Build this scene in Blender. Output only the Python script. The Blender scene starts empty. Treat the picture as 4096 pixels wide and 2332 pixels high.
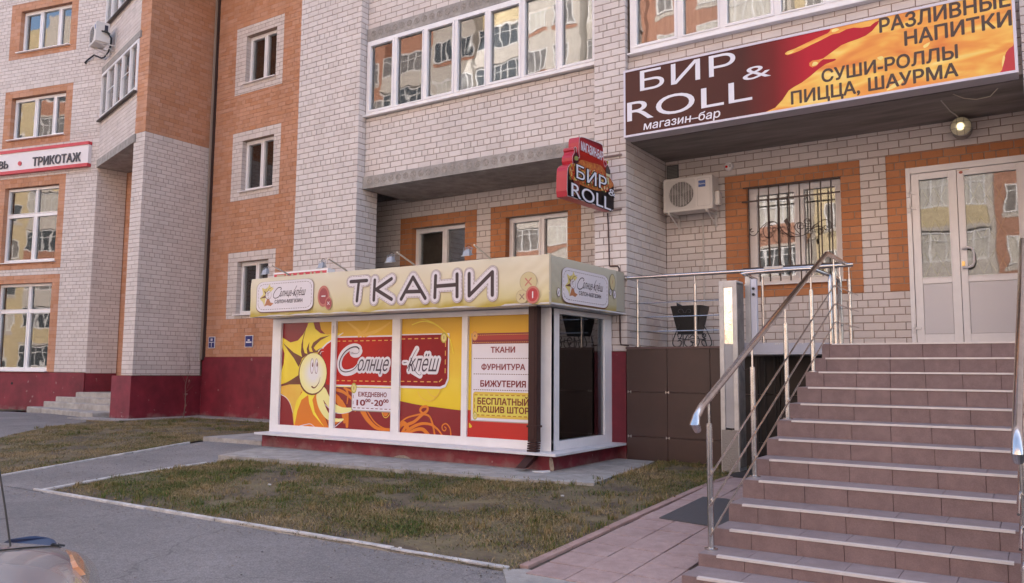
import bpy, math, random
import numpy as np
from mathutils import Vector, Matrix
from mathutils.geometry import tessellate_polygon
random.seed(7); rng = np.random.default_rng(7)
SC = bpy.context.scene; COL = SC.collection

# ------------------------------------------------------------------ camera (solved from the vanishing points)
EYE = np.array([0.0, 0.0, 1.6]); YAW, PITCH, ROLL, FOC = 0.58354438, 0.09803106, 0.00791995, 3211.1
def _R():
    a, b, c = YAW, PITCH, ROLL
    B = np.array([[1, 0, 0], [0, 0, -1], [0, 1, 0]], float)
    Rz = np.array([[math.cos(a), -math.sin(a), 0], [math.sin(a), math.cos(a), 0], [0, 0, 1]])
    Rx = np.array([[1, 0, 0], [0, math.cos(b), -math.sin(b)], [0, math.sin(b), math.cos(b)]])
    Rr = np.array([[math.cos(c), -math.sin(c), 0], [math.sin(c), math.cos(c), 0], [0, 0, 1]])
    return Rz @ B @ Rx @ Rr
CM = _R()
cam = bpy.data.cameras.new('camera'); cam.sensor_width = 36; cam.lens = FOC/4096*36; cam.clip_start = .02; cam.clip_end = 900
co = bpy.data.objects.new('camera', cam); COL.objects.link(co)
M4 = Matrix([list(CM[0])+[0], list(CM[1])+[0], list(CM[2])+[1.6], [0, 0, 0, 1]]); co.matrix_world = M4
SC.camera = co

# ------------------------------------------------------------------ light
SUN_EL, SUN_AZ = 38, 22      # azimuth the light comes from, clockwise from +Y
w = bpy.data.worlds.new('World'); SC.world = w; w.use_nodes = True
nt = w.node_tree; bg = nt.nodes['Background']
sky = nt.nodes.new('ShaderNodeTexSky'); sky.sky_type = 'NISHITA'; sky.sun_disc = False
sky.sun_elevation = math.radians(SUN_EL); sky.sun_rotation = math.radians(SUN_AZ)
sky.air_density = 1.0; sky.dust_density = 4.0; sky.ozone_density = .5
nt.links.new(sky.outputs[0], bg.inputs[0]); bg.inputs[1].default_value = .125
sl = bpy.data.lights.new('sun', 'SUN'); sl.energy = 4.2; sl.angle = math.radians(.53); sl.color = (1, .89, .82)
so = bpy.data.objects.new('sun', sl); COL.objects.link(so)
az, el = math.radians(SUN_AZ), math.radians(SUN_EL)
so.rotation_euler = Vector((math.sin(az)*math.cos(el), math.cos(az)*math.cos(el), math.sin(el))).to_track_quat('Z', 'Y').to_euler()
so.location = (0, -10, 30)
vs = SC.view_settings; vs.view_transform = 'Standard'; vs.look = 'None'; vs.gamma = 1; vs.exposure = 2.42; vs.use_curve_mapping = False

# ------------------------------------------------------------------ survey helpers: a point of the photograph laid on a real plane
def ray(px, py): return CM @ np.array([px-2048, 1166-py, -FOC])/FOC
def onY(p, Y): v = ray(*p); return EYE + v*(Y/v[1])
def onX(p, X): v = ray(*p); return EYE + v*(X/v[0])
def onZ(p, Z): v = ray(*p); return EYE + v*((Z-1.6)/v[2])
def proj(P):
    c = CM.T @ (np.asarray(P, float)-EYE)
    return (2048+FOC*c[0]/-c[2], 1166-FOC*c[1]/-c[2]) if c[2] < -.01 else (-9e9, 0)
class Fr:                                   # a vertical plane: s along it, n out of it, z up
    def __init__(s, x, y, deg=0.0):
        a = math.radians(deg); s.o = np.array([x, y]); s.u = np.array([math.cos(a), math.sin(a)]); s.n = np.array([math.sin(a), -math.cos(a)]); s.deg = deg
    def P(f, s, n, z): q = f.o+f.u*s+f.n*n; return (q[0], q[1], z)
    def hit(f, p, n=0.0):                   # photograph point -> (s, z) on the plane shifted outwards by n
        v = ray(*p); o = f.o+f.n*n; t = (f.n@(o-EYE[:2]))/(f.n@v[:2]); h = EYE+v*t
        return float((h[:2]-f.o)@f.u), float(h[2])
FM = Fr(0, 0, 0)
def frY(Y): return Fr(0, Y, 0)
def zoom(x0, y0, k): return lambda x, y: (x/k+x0, y/k+y0)
ZA, ZA1, ZB, ZC, ZC3 = zoom(0,0,2.08), zoom(0,0,1.82), zoom(0,700,1.4556), zoom(800,0,1.6175), zoom(300,0,2.9125)
ZD, ZS, ZS2, ZG, ZF, ZF4 = zoom(1400,0,1.618), zoom(2450,0,2.427), zoom(3200,0,2.4263), zoom(1400,500,2.325), zoom(2450,550,1.7133), zoom(2500,1000,2.558)
ZK, ZL, ZM, ZN, ZW, ZP = zoom(950,1000,2.9125), zoom(1650,1000,2.9118), zoom(950,1400,2.6475), zoom(1650,1400,2.648), zoom(1050,1250,2.747), zoom(2700,1300,1.411)
ZR, ZH, ZQ, ZV = zoom(3400,500,1.618), zoom(2180,500,3.832), zoom(2900,650,2.6466), zoom(3050,1050,3.235)

# ------------------------------------------------------------------ materials
MATS = {}
def mat(name, col, rough=.7, metal=0.0, var=.0, vscale=6.0, bump=0.0, bscale=60.0, emit=0, col2=None, spec=.5, stretch=None):
    if name in MATS: return MATS[name]
    m = bpy.data.materials.new(name); m.use_nodes = True; t = m.node_tree; b = t.nodes['Principled BSDF']
    b.inputs['Base Color'].default_value = (*col, 1); b.inputs['Roughness'].default_value = rough; b.inputs['Metallic'].default_value = metal
    b.inputs['Specular IOR Level'].default_value = spec
    if emit: b.inputs['Emission Color'].default_value = (*col, 1); b.inputs['Emission Strength'].default_value = emit
    if var or bump or col2:
        g = t.nodes.new('ShaderNodeNewGeometry'); src = g.outputs['Position']
        if stretch:
            mp = t.nodes.new('ShaderNodeMapping'); mp.inputs['Scale'].default_value = stretch; t.links.new(src, mp.inputs[0]); src = mp.outputs[0]
    if var or col2:
        n = t.nodes.new('ShaderNodeTexNoise'); n.inputs['Scale'].default_value = vscale; n.inputs['Detail'].default_value = 7; n.inputs['Roughness'].default_value = .65
        t.links.new(src, n.inputs['Vector'])
        r = t.nodes.new('ShaderNodeValToRGB'); r.color_ramp.elements[0].position = .35; r.color_ramp.elements[1].position = .68
        c2 = col2 if col2 else tuple(c*(1+var) for c in col); c1 = col if col2 else tuple(c*(1-var) for c in col)
        r.color_ramp.elements[0].color = (*c1, 1); r.color_ramp.elements[1].color = (*c2, 1)
        t.links.new(n.outputs['Fac'], r.inputs[0]); t.links.new(r.outputs[0], b.inputs['Base Color'])
    if bump:
        n2 = t.nodes.new('ShaderNodeTexNoise'); n2.inputs['Scale'].default_value = bscale; n2.inputs['Detail'].default_value = 5
        t.links.new(src, n2.inputs['Vector']); bp = t.nodes.new('ShaderNodeBump'); bp.inputs['Strength'].default_value = bump; bp.inputs['Distance'].default_value = .01
        t.links.new(n2.outputs['Fac'], bp.inputs['Height']); t.links.new(bp.outputs[0], b.inputs['Normal'])
    MATS[name] = m; return m
def brickmat(name, stops, rough=.85, dirt=.25):
    m = bpy.data.materials.new(name); m.use_nodes = True; t = m.node_tree; b = t.nodes['Principled BSDF']; b.inputs['Roughness'].default_value = rough; b.inputs['Specular IOR Level'].default_value = .2
    g = t.nodes.new('ShaderNodeNewGeometry'); oi = t.nodes.new('ShaderNodeObjectInfo')
    ad = t.nodes.new('ShaderNodeMath'); ad.operation = 'ADD'; fr = t.nodes.new('ShaderNodeMath'); fr.operation = 'FRACT'
    t.links.new(g.outputs['Random Per Island'], ad.inputs[0]); t.links.new(oi.outputs['Random'], ad.inputs[1]); t.links.new(ad.outputs[0], fr.inputs[0])
    r = t.nodes.new('ShaderNodeValToRGB'); e = r.color_ramp.elements
    while len(e) < len(stops): e.new(.5)
    for i, s in enumerate(stops): e[i].position = i/(len(stops)-1); e[i].color = (*s, 1)
    t.links.new(fr.outputs[0], r.inputs[0])
    out = r.outputs[0]
    for sc_, amt, p0, p1, st in ((3.0, dirt, .45, .75, (1,1,.35)), (38.0, dirt*.8, .5, .8, (1,1,1)), (.55, dirt*.7, .4, .7, (1,1,1))):
        mp = t.nodes.new('ShaderNodeMapping'); mp.inputs['Scale'].default_value = st; t.links.new(g.outputs['Position'], mp.inputs[0])
        n = t.nodes.new('ShaderNodeTexNoise'); n.inputs['Scale'].default_value = sc_; n.inputs['Detail'].default_value = 6; t.links.new(mp.outputs[0], n.inputs['Vector'])
        q = t.nodes.new('ShaderNodeMapRange'); q.inputs['From Min'].default_value = p0; q.inputs['From Max'].default_value = p1
        q.inputs['To Min'].default_value = 1; q.inputs['To Max'].default_value = 1-amt; t.links.new(n.outputs['Fac'], q.inputs['Value'])
        mx = t.nodes.new('ShaderNodeMix'); mx.data_type = 'RGBA'; mx.blend_type = 'MULTIPLY'; mx.inputs[0].default_value = 1
        t.links.new(out, mx.inputs[6]); t.links.new(q.outputs[0], mx.inputs[7]); out = mx.outputs[2]
    t.links.new(out, b.inputs['Base Color'])
    n2 = t.nodes.new('ShaderNodeTexNoise'); n2.inputs['Scale'].default_value = 90; n2.inputs['Detail'].default_value = 4; t.links.new(g.outputs['Position'], n2.inputs['Vector'])
    bp = t.nodes.new('ShaderNodeBump'); bp.inputs['Strength'].default_value = .35; bp.inputs['Distance'].default_value = .006
    t.links.new(n2.outputs['Fac'], bp.inputs['Height']); t.links.new(bp.outputs[0], b.inputs['Normal'])
    MATS[name] = m; return m
BW = brickmat('white silicate brick', [(.64,.565,.53),(.68,.605,.57),(.70,.63,.595),(.66,.585,.55),(.62,.55,.515)], dirt=.08)
BO = brickmat('orange brick', [(.53,.26,.145),(.57,.31,.20),(.51,.245,.135),(.58,.325,.22),(.54,.27,.155)], dirt=.14)
BO2 = brickmat('deep orange brick', [(.50,.205,.09),(.54,.24,.115),(.47,.19,.085),(.52,.22,.10)], dirt=.12)
MORT = mat('mortar', (.31,.23,.185), .95, var=.25, vscale=14, bump=.4)
MORTO = mat('brown mortar', (.33,.17,.11), .95, var=.25, vscale=14)
CONC = mat('concrete', (.34,.31,.285), .9, var=.22, vscale=5, bump=.5, bscale=30)
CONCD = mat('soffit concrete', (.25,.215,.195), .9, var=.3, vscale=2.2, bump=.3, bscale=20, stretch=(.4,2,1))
PLAS = mat('burgundy plaster', (.185,.015,.028), .62, var=.22, vscale=3, bump=.3, bscale=45)
PVC = mat('white pvc', (.80,.765,.76), .35, var=.04, vscale=4)
PVCG = mat('grey pvc panel', (.62,.59,.60), .4)
METAL = mat('stainless steel', (.60,.56,.54), .2, 1.0, var=.12, vscale=18)
GALV = mat('galvanised steel', (.55,.53,.52), .4, .9, var=.2, vscale=9)
BLACKM = mat('black wrought iron', (.02,.018,.018), .5)
BROWNM = mat('brown grille paint', (.035,.014,.012), .45)
RUBB = mat('rubber', (.03,.03,.032), .8, bump=.6, bscale=150)
GLASSD = None
def glass(name, fac=.3, tint=(.05,.055,.06), wave=.06):
    if name in MATS: return MATS[name]
    m = bpy.data.materials.new(name); m.use_nodes = True; t = m.node_tree; t.nodes.clear()
    o = t.nodes.new('ShaderNodeOutputMaterial'); tr = t.nodes.new('ShaderNodeBsdfTransparent'); tr.inputs[0].default_value = (.72,.76,.78,1)
    gl = t.nodes.new('ShaderNodeBsdfGlossy'); gl.inputs['Roughness'].default_value = .015; gl.inputs['Color'].default_value = (1,1,1,1)
    lw = t.nodes.new('ShaderNodeFresnel'); lw.inputs[0].default_value = 1.5
    ad = t.nodes.new('ShaderNodeMath'); ad.operation = 'ADD'; ad.inputs[1].default_value = fac; ad.use_clamp = True; t.links.new(lw.outputs[0], ad.inputs[0])
    g = t.nodes.new('ShaderNodeNewGeometry'); oi = t.nodes.new('ShaderNodeObjectInfo')
    va = t.nodes.new('ShaderNodeVectorMath'); va.operation = 'ADD'; cb = t.nodes.new('ShaderNodeCombineXYZ')
    mu = t.nodes.new('ShaderNodeMath'); mu.operation = 'MULTIPLY'; mu.inputs[1].default_value = 40
    t.links.new(oi.outputs['Random'], mu.inputs[0]); t.links.new(mu.outputs[0], cb.inputs[0]); t.links.new(g.outputs['Position'], va.inputs[0]); t.links.new(cb.outputs[0], va.inputs[1])
    n = t.nodes.new('ShaderNodeTexNoise'); n.inputs['Scale'].default_value = 2.3; n.inputs['Detail'].default_value = 1.0; t.links.new(va.outputs[0], n.inputs['Vector'])
    bp = t.nodes.new('ShaderNodeBump'); bp.inputs['Strength'].default_value = wave; bp.inputs['Distance'].default_value = .02; t.links.new(n.outputs['Fac'], bp.inputs['Height'])
    t.links.new(bp.outputs[0], gl.inputs['Normal'])
    mx = t.nodes.new('ShaderNodeMixShader'); t.links.new(ad.outputs[0], mx.inputs[0]); t.links.new(tr.outputs[0], mx.inputs[1]); t.links.new(gl.outputs[0], mx.inputs[2]); t.links.new(mx.outputs[0], o.inputs[0])
    MATS[name] = m; return m
GLD = glass('door glass', .05, wave=.05); GL = glass('window glass', .10); GLK = glass('dark kiosk glass', .09, wave=.03)
def gradmat(name, axis, p0, p1, stops, rough=.4, noise=0):
    m = bpy.data.materials.new(name); m.use_nodes = True; t = m.node_tree; b = t.nodes['Principled BSDF']; b.inputs['Roughness'].default_value = rough+.1; b.inputs['Specular IOR Level'].default_value = .2
    g = t.nodes.new('ShaderNodeNewGeometry'); sp = t.nodes.new('ShaderNodeSeparateXYZ'); t.links.new(g.outputs['Position'], sp.inputs[0])
    q = t.nodes.new('ShaderNodeMapRange'); q.inputs['From Min'].default_value = p0; q.inputs['From Max'].default_value = p1; t.links.new(sp.outputs[axis], q.inputs['Value']); o = q.outputs[0]
    if noise:
        n = t.nodes.new('ShaderNodeTexNoise'); n.inputs['Scale'].default_value = 1.7; n.inputs['Detail'].default_value = 3; n.inputs['Distortion'].default_value = 1.2; t.links.new(g.outputs['Position'], n.inputs['Vector'])
        a = t.nodes.new('ShaderNodeMath'); a.operation = 'MULTIPLY_ADD'; a.inputs[1].default_value = noise; t.links.new(n.outputs['Fac'], a.inputs[0])
        s_ = t.nodes.new('ShaderNodeMath'); s_.operation = 'SUBTRACT'; s_.inputs[1].default_value = noise*.5; t.links.new(o, s_.inputs[0]); t.links.new(s_.outputs[0], a.inputs[2]); o = a.outputs[0]
    r = t.nodes.new('ShaderNodeValToRGB'); e = r.color_ramp.elements
    while len(e) < len(stops): e.new(.5)
    for i, (p, c) in enumerate(stops): e[i].position = p; e[i].color = (*c, 1)
    t.links.new(o, r.inputs[0]); t.links.new(r.outputs[0], b.inputs['Base Color']); MATS[name] = m; return m

# ------------------------------------------------------------------ mesh builder
def wloc(o):
    v = Vector((0,0,0))
    while o is not None: v = v+o.location; o = o.parent
    return v
class MB:
    def __init__(s): s.v = []; s.f = []
    def poly(s, pts): i = len(s.v); s.v += [tuple(map(float, p)) for p in pts]; s.f.append(list(range(i, i+len(pts)))); return s
    def hexa(s, c, cham=0):
        i = len(s.v); s.v += [tuple(map(float, p)) for p in c]
        for q in ((0,1,2,3),(7,6,5,4),(0,4,5,1),(1,5,6,2),(2,6,7,3),(3,7,4,0)): s.f.append([i+k for k in q])
        return s
    def box(s, x0, y0, z0, x1, y1, z1):
        return s.hexa([(x0,y0,z0),(x0,y1,z0),(x1,y1,z0),(x1,y0,z0),(x0,y0,z1),(x0,y1,z1),(x1,y1,z1),(x1,y0,z1)])
    def fbox(s, f, s0, n0, z0, s1, n1, z1):   # n0 = back, n1 = front (outward)
        P = f.P
        return s.hexa([P(s0,n1,z0),P(s0,n0,z0),P(s1,n0,z0),P(s1,n1,z0),P(s0,n1,z1),P(s0,n0,z1),P(s1,n0,z1),P(s1,n1,z1)])
    def tube(s, pts, r, seg=10, caps=True, r2=None):
        P = [Vector(p) for p in pts]; n = len(P); rings = []; up = None
        for i, p in enumerate(P):
            d = (P[min(i+1,n-1)]-P[max(i-1,0)])
            if d.length < 1e-9: d = Vector((0,0,1))
            d.normalize()
            if up is None: up = Vector((0,0,1)) if abs(d.z) < .9 else Vector((1,0,0))
            a = d.cross(up); a.normalize(); b = a.cross(d); up = b
            rr = r if r2 is None else r+(r2-r)*i/(n-1)
            k = 1.0
            if 0 < i < n-1:
                c = (P[i]-P[i-1]).normalized().dot((P[i+1]-P[i]).normalized()); k = 1/max(.5, math.sqrt((1+c)/2))
            base = len(s.v)
            for j in range(seg):
                t = 2*math.pi*j/seg; s.v.append(tuple(p+(a*math.cos(t)*k+b*math.sin(t))*rr))
            rings.append(base)
        for i in range(n-1):
            for j in range(seg):
                k = (j+1)%seg; s.f.append([rings[i]+j, rings[i+1]+j, rings[i+1]+k, rings[i]+k])
        if caps: s.f.append([rings[0]+j for j in range(seg)]); s.f.append([rings[-1]+j for j in reversed(range(seg))])
        return s
    def cyl(s, a, b, r, seg=16, r2=None): return s.tube([a, b], r, seg, True, r2)
    def lathe(s, c, prof, axis='z', seg=20):
        rings = []
        for (r, h) in prof:
            base = len(s.v)
            for j in range(seg):
                t = 2*math.pi*j/seg; a, b = r*math.cos(t), r*math.sin(t)
                p = {'z': (a, b, h), 'y': (a, h, b), 'x': (h, a, b)}[axis]; s.v.append((c[0]+p[0], c[1]+p[1], c[2]+p[2]))
            rings.append(base)
        for i in range(len(prof)-1):
            for j in range(seg): k = (j+1)%seg; s.f.append([rings[i]+j, rings[i]+k, rings[i+1]+k, rings[i+1]+j])
        s.f.append([rings[0]+j for j in reversed(range(seg))]); s.f.append([rings[-1]+j for j in range(seg)])
        return s
    def build(s, name, m=None, parent=None, smooth=False, bevel=0, kind=None, label=None):
        off = wloc(parent) if parent is not None else Vector((0,0,0))
        me = bpy.data.meshes.new(name); me.from_pydata([(x-off.x, y-off.y, z-off.z) for x, y, z in s.v], [], s.f)
        if m is not None: me.materials.append(m)
        if smooth:
            me.shade_smooth()
            try: me.set_sharp_from_angle(angle=math.radians(40))
            except Exception: pass
        o = bpy.data.objects.new(name, me); COL.objects.link(o)
        if parent is not None: o.parent = parent
        if bevel:
            b = o.modifiers.new('bevel', 'BEVEL'); b.width = bevel; b.segments = 2; b.limit_method = 'ANGLE'
        if kind or name in ('stitching','flourish','halo','topping','fan_guard','eyelash','highlight','plaster_patch','button','swirl','ray_edge'): o['kind'] = kind or 'stuff'
        if label: o['label'] = label
        return o
def thing(name, label, cat, loc=(0,0,0), group=None):
    o = bpy.data.objects.new(name, None); COL.objects.link(o); o.location = loc; o.empty_display_size = .1
    o['label'] = label; o['category'] = cat
    if group: o['group'] = group
    return o
def tag(o, label, cat, group=None):
    o['label'] = label; o['category'] = cat
    if group: o['group'] = group
    return o
def fix_normals(o):
    import bmesh
    bm = bmesh.new(); bm.from_mesh(o.data); bmesh.ops.recalc_face_normals(bm, faces=bm.faces); bm.to_mesh(o.data); bm.free(); return o

# ------------------------------------------------------------------ brickwork
BRICKS = []      # (building, frame, s0, s1, z0, z1, matkey, depth)
MORTARS = []
def wall(bld, f, s0, s1, z0, z1, zones, key, phase=0.0, joint=.0105, hdr=0, nface=0.0, thick=.16, off=0.0, mkey='w'):
    cuts = sorted({z for q in zones for z in (q[1], q[3]) if z0 < z < z1} | {z0, z1})
    grid = [z for z in np.arange(math.floor((z0-phase)/.1)*.1+phase, z1+.1, .1) if z0 < z < z1]
    grid = [g for g in grid if min(abs(g-c) for c in cuts) > .032]
    zs = sorted(grid+cuts)
    for a, b in zip(zs[:-1], zs[1:]):
        mid = (a+b)/2; row = int(round((mid-phase)/.1-.5)); segs = [(s0, s1, key, False)]
        for q in zones:
            if not (q[1] < mid < q[3]): continue
            ns = []
            for (x0, x1, k, dp) in segs:
                if q[2] <= x0 or q[0] >= x1: ns.append((x0, x1, k, dp)); continue
                if x0 < q[0]: ns.append((x0, q[0], k, dp))
                if q[4] is not None: ns.append((max(x0, q[0]), min(x1, q[2]), q[4], True))
                if x1 > q[2]: ns.append((q[2], x1, k, dp))
            segs = ns
        header = (row+hdr) % 6 == 0; L = .1275 if header else .255; o_ = (0 if row % 2 else .1275)+off if not header else .064+off
        for (x0, x1, k, dp) in segs:
            d = thick if dp else .05
            MORTARS.append((bld, f, x0, x1, a, b, k, thick, nface))
            xs = [x for x in np.arange(math.floor((x0-o_)/L)*L+o_, x1+L, L) if x0+.05 < x < x1-.05]
            xs = [x0]+xs+[x1]
            for p, q2 in zip(xs[:-1], xs[1:]):
                jt = joint*(.6 if k in ('o',) else 1)
                BRICKS.append((bld, f, p+(jt/2 if p > x0+1e-6 else 0), q2-(jt/2 if q2 < x1-1e-6 else 0), a+jt/2, b-jt/2, k, d, nface))
BKEY = {'w': BW, 'o': BO, 'O': BO2}
def brick_mb(mb, P, w_, h_, d, jit=0.0):
    c = .003
    pts = [(0,0,0),(w_,0,0),(w_,0,h_),(0,0,h_)]
    vs_ = [P(0,-d,0),P(w_,-d,0),P(w_,-d,h_),P(0,-d,h_), P(0,jit-c,0),P(w_,jit-c,0),P(w_,jit-c,h_),P(0,jit-c,h_), P(c,jit,c),P(w_-c,jit,c),P(w_-c,jit,h_-c),P(c,jit,h_-c)]
    i = len(mb.v); mb.v += vs_
    for a in range(4):
        b = (a+1) % 4
        mb.f.append([i+a, i+b, i+4+b, i+4+a]); mb.f.append([i+4+a, i+4+b, i+8+b, i+8+a])
    mb.f.append([i+8, i+9, i+10, i+11])
def emit_bricks(buildings):
    for b in buildings:
        L = [q for q in BRICKS if q[0] is b]; sc = []
        for i, q in enumerate(L):
            _, f, s0, s1, z0, z1, k, d, nf = q
            c = np.array(f.P((s0+s1)/2, nf, (z0+z1)/2)); px, py = proj(c); v = EYE-c; r = np.linalg.norm(v); cs = abs(np.array([*f.n, 0])@v)/r
            ok = 0 < px < 4096 and 0 < py < 2332 and (np.array([*f.n, 0])@v) > 0
            sc.append(((s1-s0)*(z1-z0)*cs/r**2 if ok else 0, i))
        top = {i for _, i in sorted(sc, reverse=True)[:295]}; cache = {}; mbs = {}
        for i, q in enumerate(L):
            _, f, s0, s1, z0, z1, k, d, nf = q; jit = random.uniform(-.0022, .0022)
            if i in top:
                key = (round(s1-s0, 3), round(z1-z0, 3), k, d)
                if key not in cache:
                    mb = MB(); w_, h_ = key[0], key[1]
                    brick_mb(mb, lambda s, n, z: (s-w_/2, -n, z-h_/2), w_, h_, d)
                    me = bpy.data.meshes.new('brick'); me.from_pydata(mb.v, [], mb.f); me.materials.append(BKEY[k]); cache[key] = me
                o = bpy.data.objects.new('brick', cache[key]); COL.objects.link(o); o.parent = b; o.rotation_euler.z = math.radians(f.deg)
                o.location = Vector(f.P((s0+s1)/2, nf+jit, (z0+z1)/2))-wloc(b)
            else:
                P = lambda s, n, z: f.P(s0+s, nf+n, z0+z)
                brick_mb(mbs.setdefault(k, MB()), P, s1-s0, z1-z0, d, jit)
        for k, mb in mbs.items(): mb.build({'w': 'white_brickwork', 'o': 'orange_brickwork', 'O': 'orange_surround_brickwork'}[k], BKEY[k], b, kind='stuff')
        mw = {}
        for (_, f, x0, x1, a, z, k, th, nf) in [q for q in MORTARS if q[0] is b]:
            mw.setdefault('o' if k == 'o' else 'w', MB()).fbox(f, x0+.009, nf-th, a, x1-.009, nf-.007, z)
        for k, mb in mw.items(): mb.build('mortar_wall', MORTO if k == 'o' else MORT, b, kind='stuff')

# ------------------------------------------------------------------ windows
CURT = {}
def curtain_mat(c):
    if c not in CURT: CURT[c] = mat('curtain %d' % len(CURT), c, .9, var=.25, vscale=9, stretch=(3,3,.2))
    return CURT[c]
def window(b, f, s0, z0, s1, z1, divs=(), trans=(), rec=-.12, curt=(.10,.09,.085), sill=.1, fw=.055, gm=None, cdepth=.05, label=None, sillext=.04, open_cells=()):
    fd = .07; mb = MB(); n1 = rec; n0 = rec-fd
    for q in ((s0,z0,s1,z0+fw),(s0,z1-fw,s1,z1),(s0,z0+fw,s0+fw,z1-fw),(s1-fw,z0+fw,s1,z1-fw)): mb.fbox(f, q[0], n0, q[1], q[2], n1, q[3])
    for d in divs: mb.fbox(f, d-fw/2, n0, z0+fw, d+fw/2, n1, z1-fw)
    sx = [s0+fw-fw/2+0]+list(divs)+[s1-fw/2]
    cells = []
    for i in range(len(sx)-1):
        a, c = sx[i]+fw/2, sx[i+1]-fw/2
        for tz in trans:
            mb.fbox(f, a, n0, tz-fw/2, c, n1, tz+fw/2)
        zz = [z0+fw/2]+list(trans)+[z1-fw/2]
        for j in range(len(zz)-1): cells.append((a, zz[j]+fw/2, c, zz[j+1]-fw/2))
    w_ = mb.build('window', PVC, b, bevel=.004)
    if label: w_['label'] = label
    for ci, (a, c, d, e) in enumerate(cells):
        sm = MB(); q = .035 if ci % 2 == 0 else .018
        for r in ((a,c,d,c+q),(a,e-q,d,e),(a,c+q,a+q,e-q),(d-q,c+q,d,e-q)): sm.fbox(f, r[0], n0+.012, r[1], r[2], n1+.012, r[3])
        sm.build('sash', PVC, w_)
        MB().fbox(f, a+q, n0+.02, c+q, d-q, n0+.032, e-q).build('pane', gm or GL, w_)
    if curt: MB().fbox(f, s0+.01, n0-cdepth-.01, z0+.01, s1-.01, n0-cdepth, z1-.01).build('curtain', curtain_mat(curt), w_)
    if sill:
        MB().fbox(f, s0-sillext, n0, z0-.022, s1+sillext, sill, z0-.002).build('sill', PVC, w_)
    return w_

# ------------------------------------------------------------------ flat print (traced outlines on a real plane)
def cr(pts, closed=True, k=6):
    n = len(pts); out = []; g = (lambda i: pts[i % n]) if closed else (lambda i: pts[max(0, min(n-1, i))])
    for i in range(n if closed else n-1):
        p0, p1, p2, p3 = map(np.array, (g(i-1), g(i), g(i+1), g(i+2)))
        for j in range(k):
            t = j/k; out.append(tuple(.5*((2*p1)+(-p0+p2)*t+(2*p0-5*p1+4*p2-p3)*t*t+(-p0+3*p1-3*p2+p3)*t**3)))
    if not closed: out.append(tuple(pts[-1]))
    return out
class Art:
    def __init__(s, f, parent, n0, step=.0012, clip=None): step = .00005; s.f, s.par, s.n, s.step, s.clip, s.base = f, parent, n0, step, clip, n0; s.acc = {}
    def lay(s): s.n += s.step; return s
    def P(s, z, pts): return [s.f.hit(z(*p), s.base) for p in pts]
    def _c(s, pts):
        if not s.clip: return pts
        a, b, c, d = s.clip
        return [(min(max(x, a), c), min(max(y, b), d)) for x, y in pts]
    def fill(s, pts, m, name='print'):
        pts = s._c(pts); s.lay()
        tri = tessellate_polygon([[Vector((x, y, 0)) for x, y in pts]])
        mb = s.acc.setdefault((name, m.name), (MB(), m))[0]; i = len(mb.v); mb.v += [s.f.P(x, s.n, y) for x, y in pts]
        for t in tri:
            a, b_, c = (Vector(pts[k]) for k in t); cz = (b_-a).cross(c-a) if False else (b_.x-a.x)*(c.y-a.y)-(b_.y-a.y)*(c.x-a.x)
            if abs(cz) < 1e-9: continue
            mb.f.append([i+k for k in (t if cz > 0 else t[::-1])])
        return s
    def rect(s, a, b, c, d, m, name='print'): return s.fill([(a,b),(c,b),(c,d),(a,d)], m, name)
    def rrect(s, a, b, c, d, r, m, name='print', ry=None):
        ry = ry or r; pts = []
        for cx, cy, t0 in ((c-r,b+ry,-90),(c-r,d-ry,0),(a+r,d-ry,90),(a+r,b+ry,180)):
            for k in range(7): t = math.radians(t0+15*k); pts.append((cx+r*math.cos(t), cy+ry*math.sin(t)))
        return s.fill(pts, m, name)
    def ell(s, cx, cy, rx, ry, m, name='print', rot=0, seg=28):
        c, q = math.cos(rot), math.sin(rot)
        return s.fill([(cx+rx*math.cos(t)*c-ry*math.sin(t)*q, cy+rx*math.cos(t)*q+ry*math.sin(t)*c) for t in [2*math.pi*k/seg for k in range(seg)]], m, name)
    def stroke(s, pts, w, m, name='print', w1=None):      # one ribbon with round ends
        pts = [np.array(p, float) for p in pts]; n = len(pts); L = []; R = []
        for i in range(n):
            d = pts[min(i+1,n-1)]-pts[max(i-1,0)]; d = d/(np.linalg.norm(d)+1e-9); nn = np.array([-d[1], d[0]])
            ww = w if w1 is None else w+(w1-w)*i/(n-1); L.append(pts[i]+nn*ww/2); R.append(pts[i]-nn*ww/2)
        s.lay(); mb = s.acc.setdefault((name, m.name), (MB(), m))[0]
        for i in range(n-1):
            q = s._c([tuple(R[i]), tuple(R[i+1]), tuple(L[i+1]), tuple(L[i])]); mb.poly([s.f.P(x, s.n+i*2e-5, y) for x, y in q])
        for k, p in enumerate((pts[0], pts[-1])):
            ww = w if (w1 is None or k == 0) else w1
            s.ell(p[0], p[1], ww/2, ww/2, m, name, seg=16)
        return s
    def dashes(s, pts, w, on, off, m, name='stitching'):
        s.lay(); mb = s.acc.setdefault((name, m.name), (MB(), m))[0]; pts = [np.array(p, float) for p in pts]
        for a, b in zip(pts[:-1], pts[1:]):
            L = np.linalg.norm(b-a); d = (b-a)/max(L, 1e-9); n = np.array([-d[1], d[0]])*w/2; t = 0
            while t < L-.3*on:
                e = min(t+on, L); q = [a+d*t-n, a+d*e-n, a+d*e+n, a+d*t+n]; mb.poly([s.f.P(x, s.n, y) for x, y in s._c([tuple(p) for p in q])]); t += on+off
        return s
    def flush(s, smooth=False):
        for (name, _), (mb, m) in s.acc.items(): mb.build(name, m, s.par)
        s.acc = {}
def _sarea(p): return .5*sum(p[i][0]*p[(i+1) % len(p)][1]-p[(i+1) % len(p)][0]*p[i][1] for i in range(len(p)))
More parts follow.
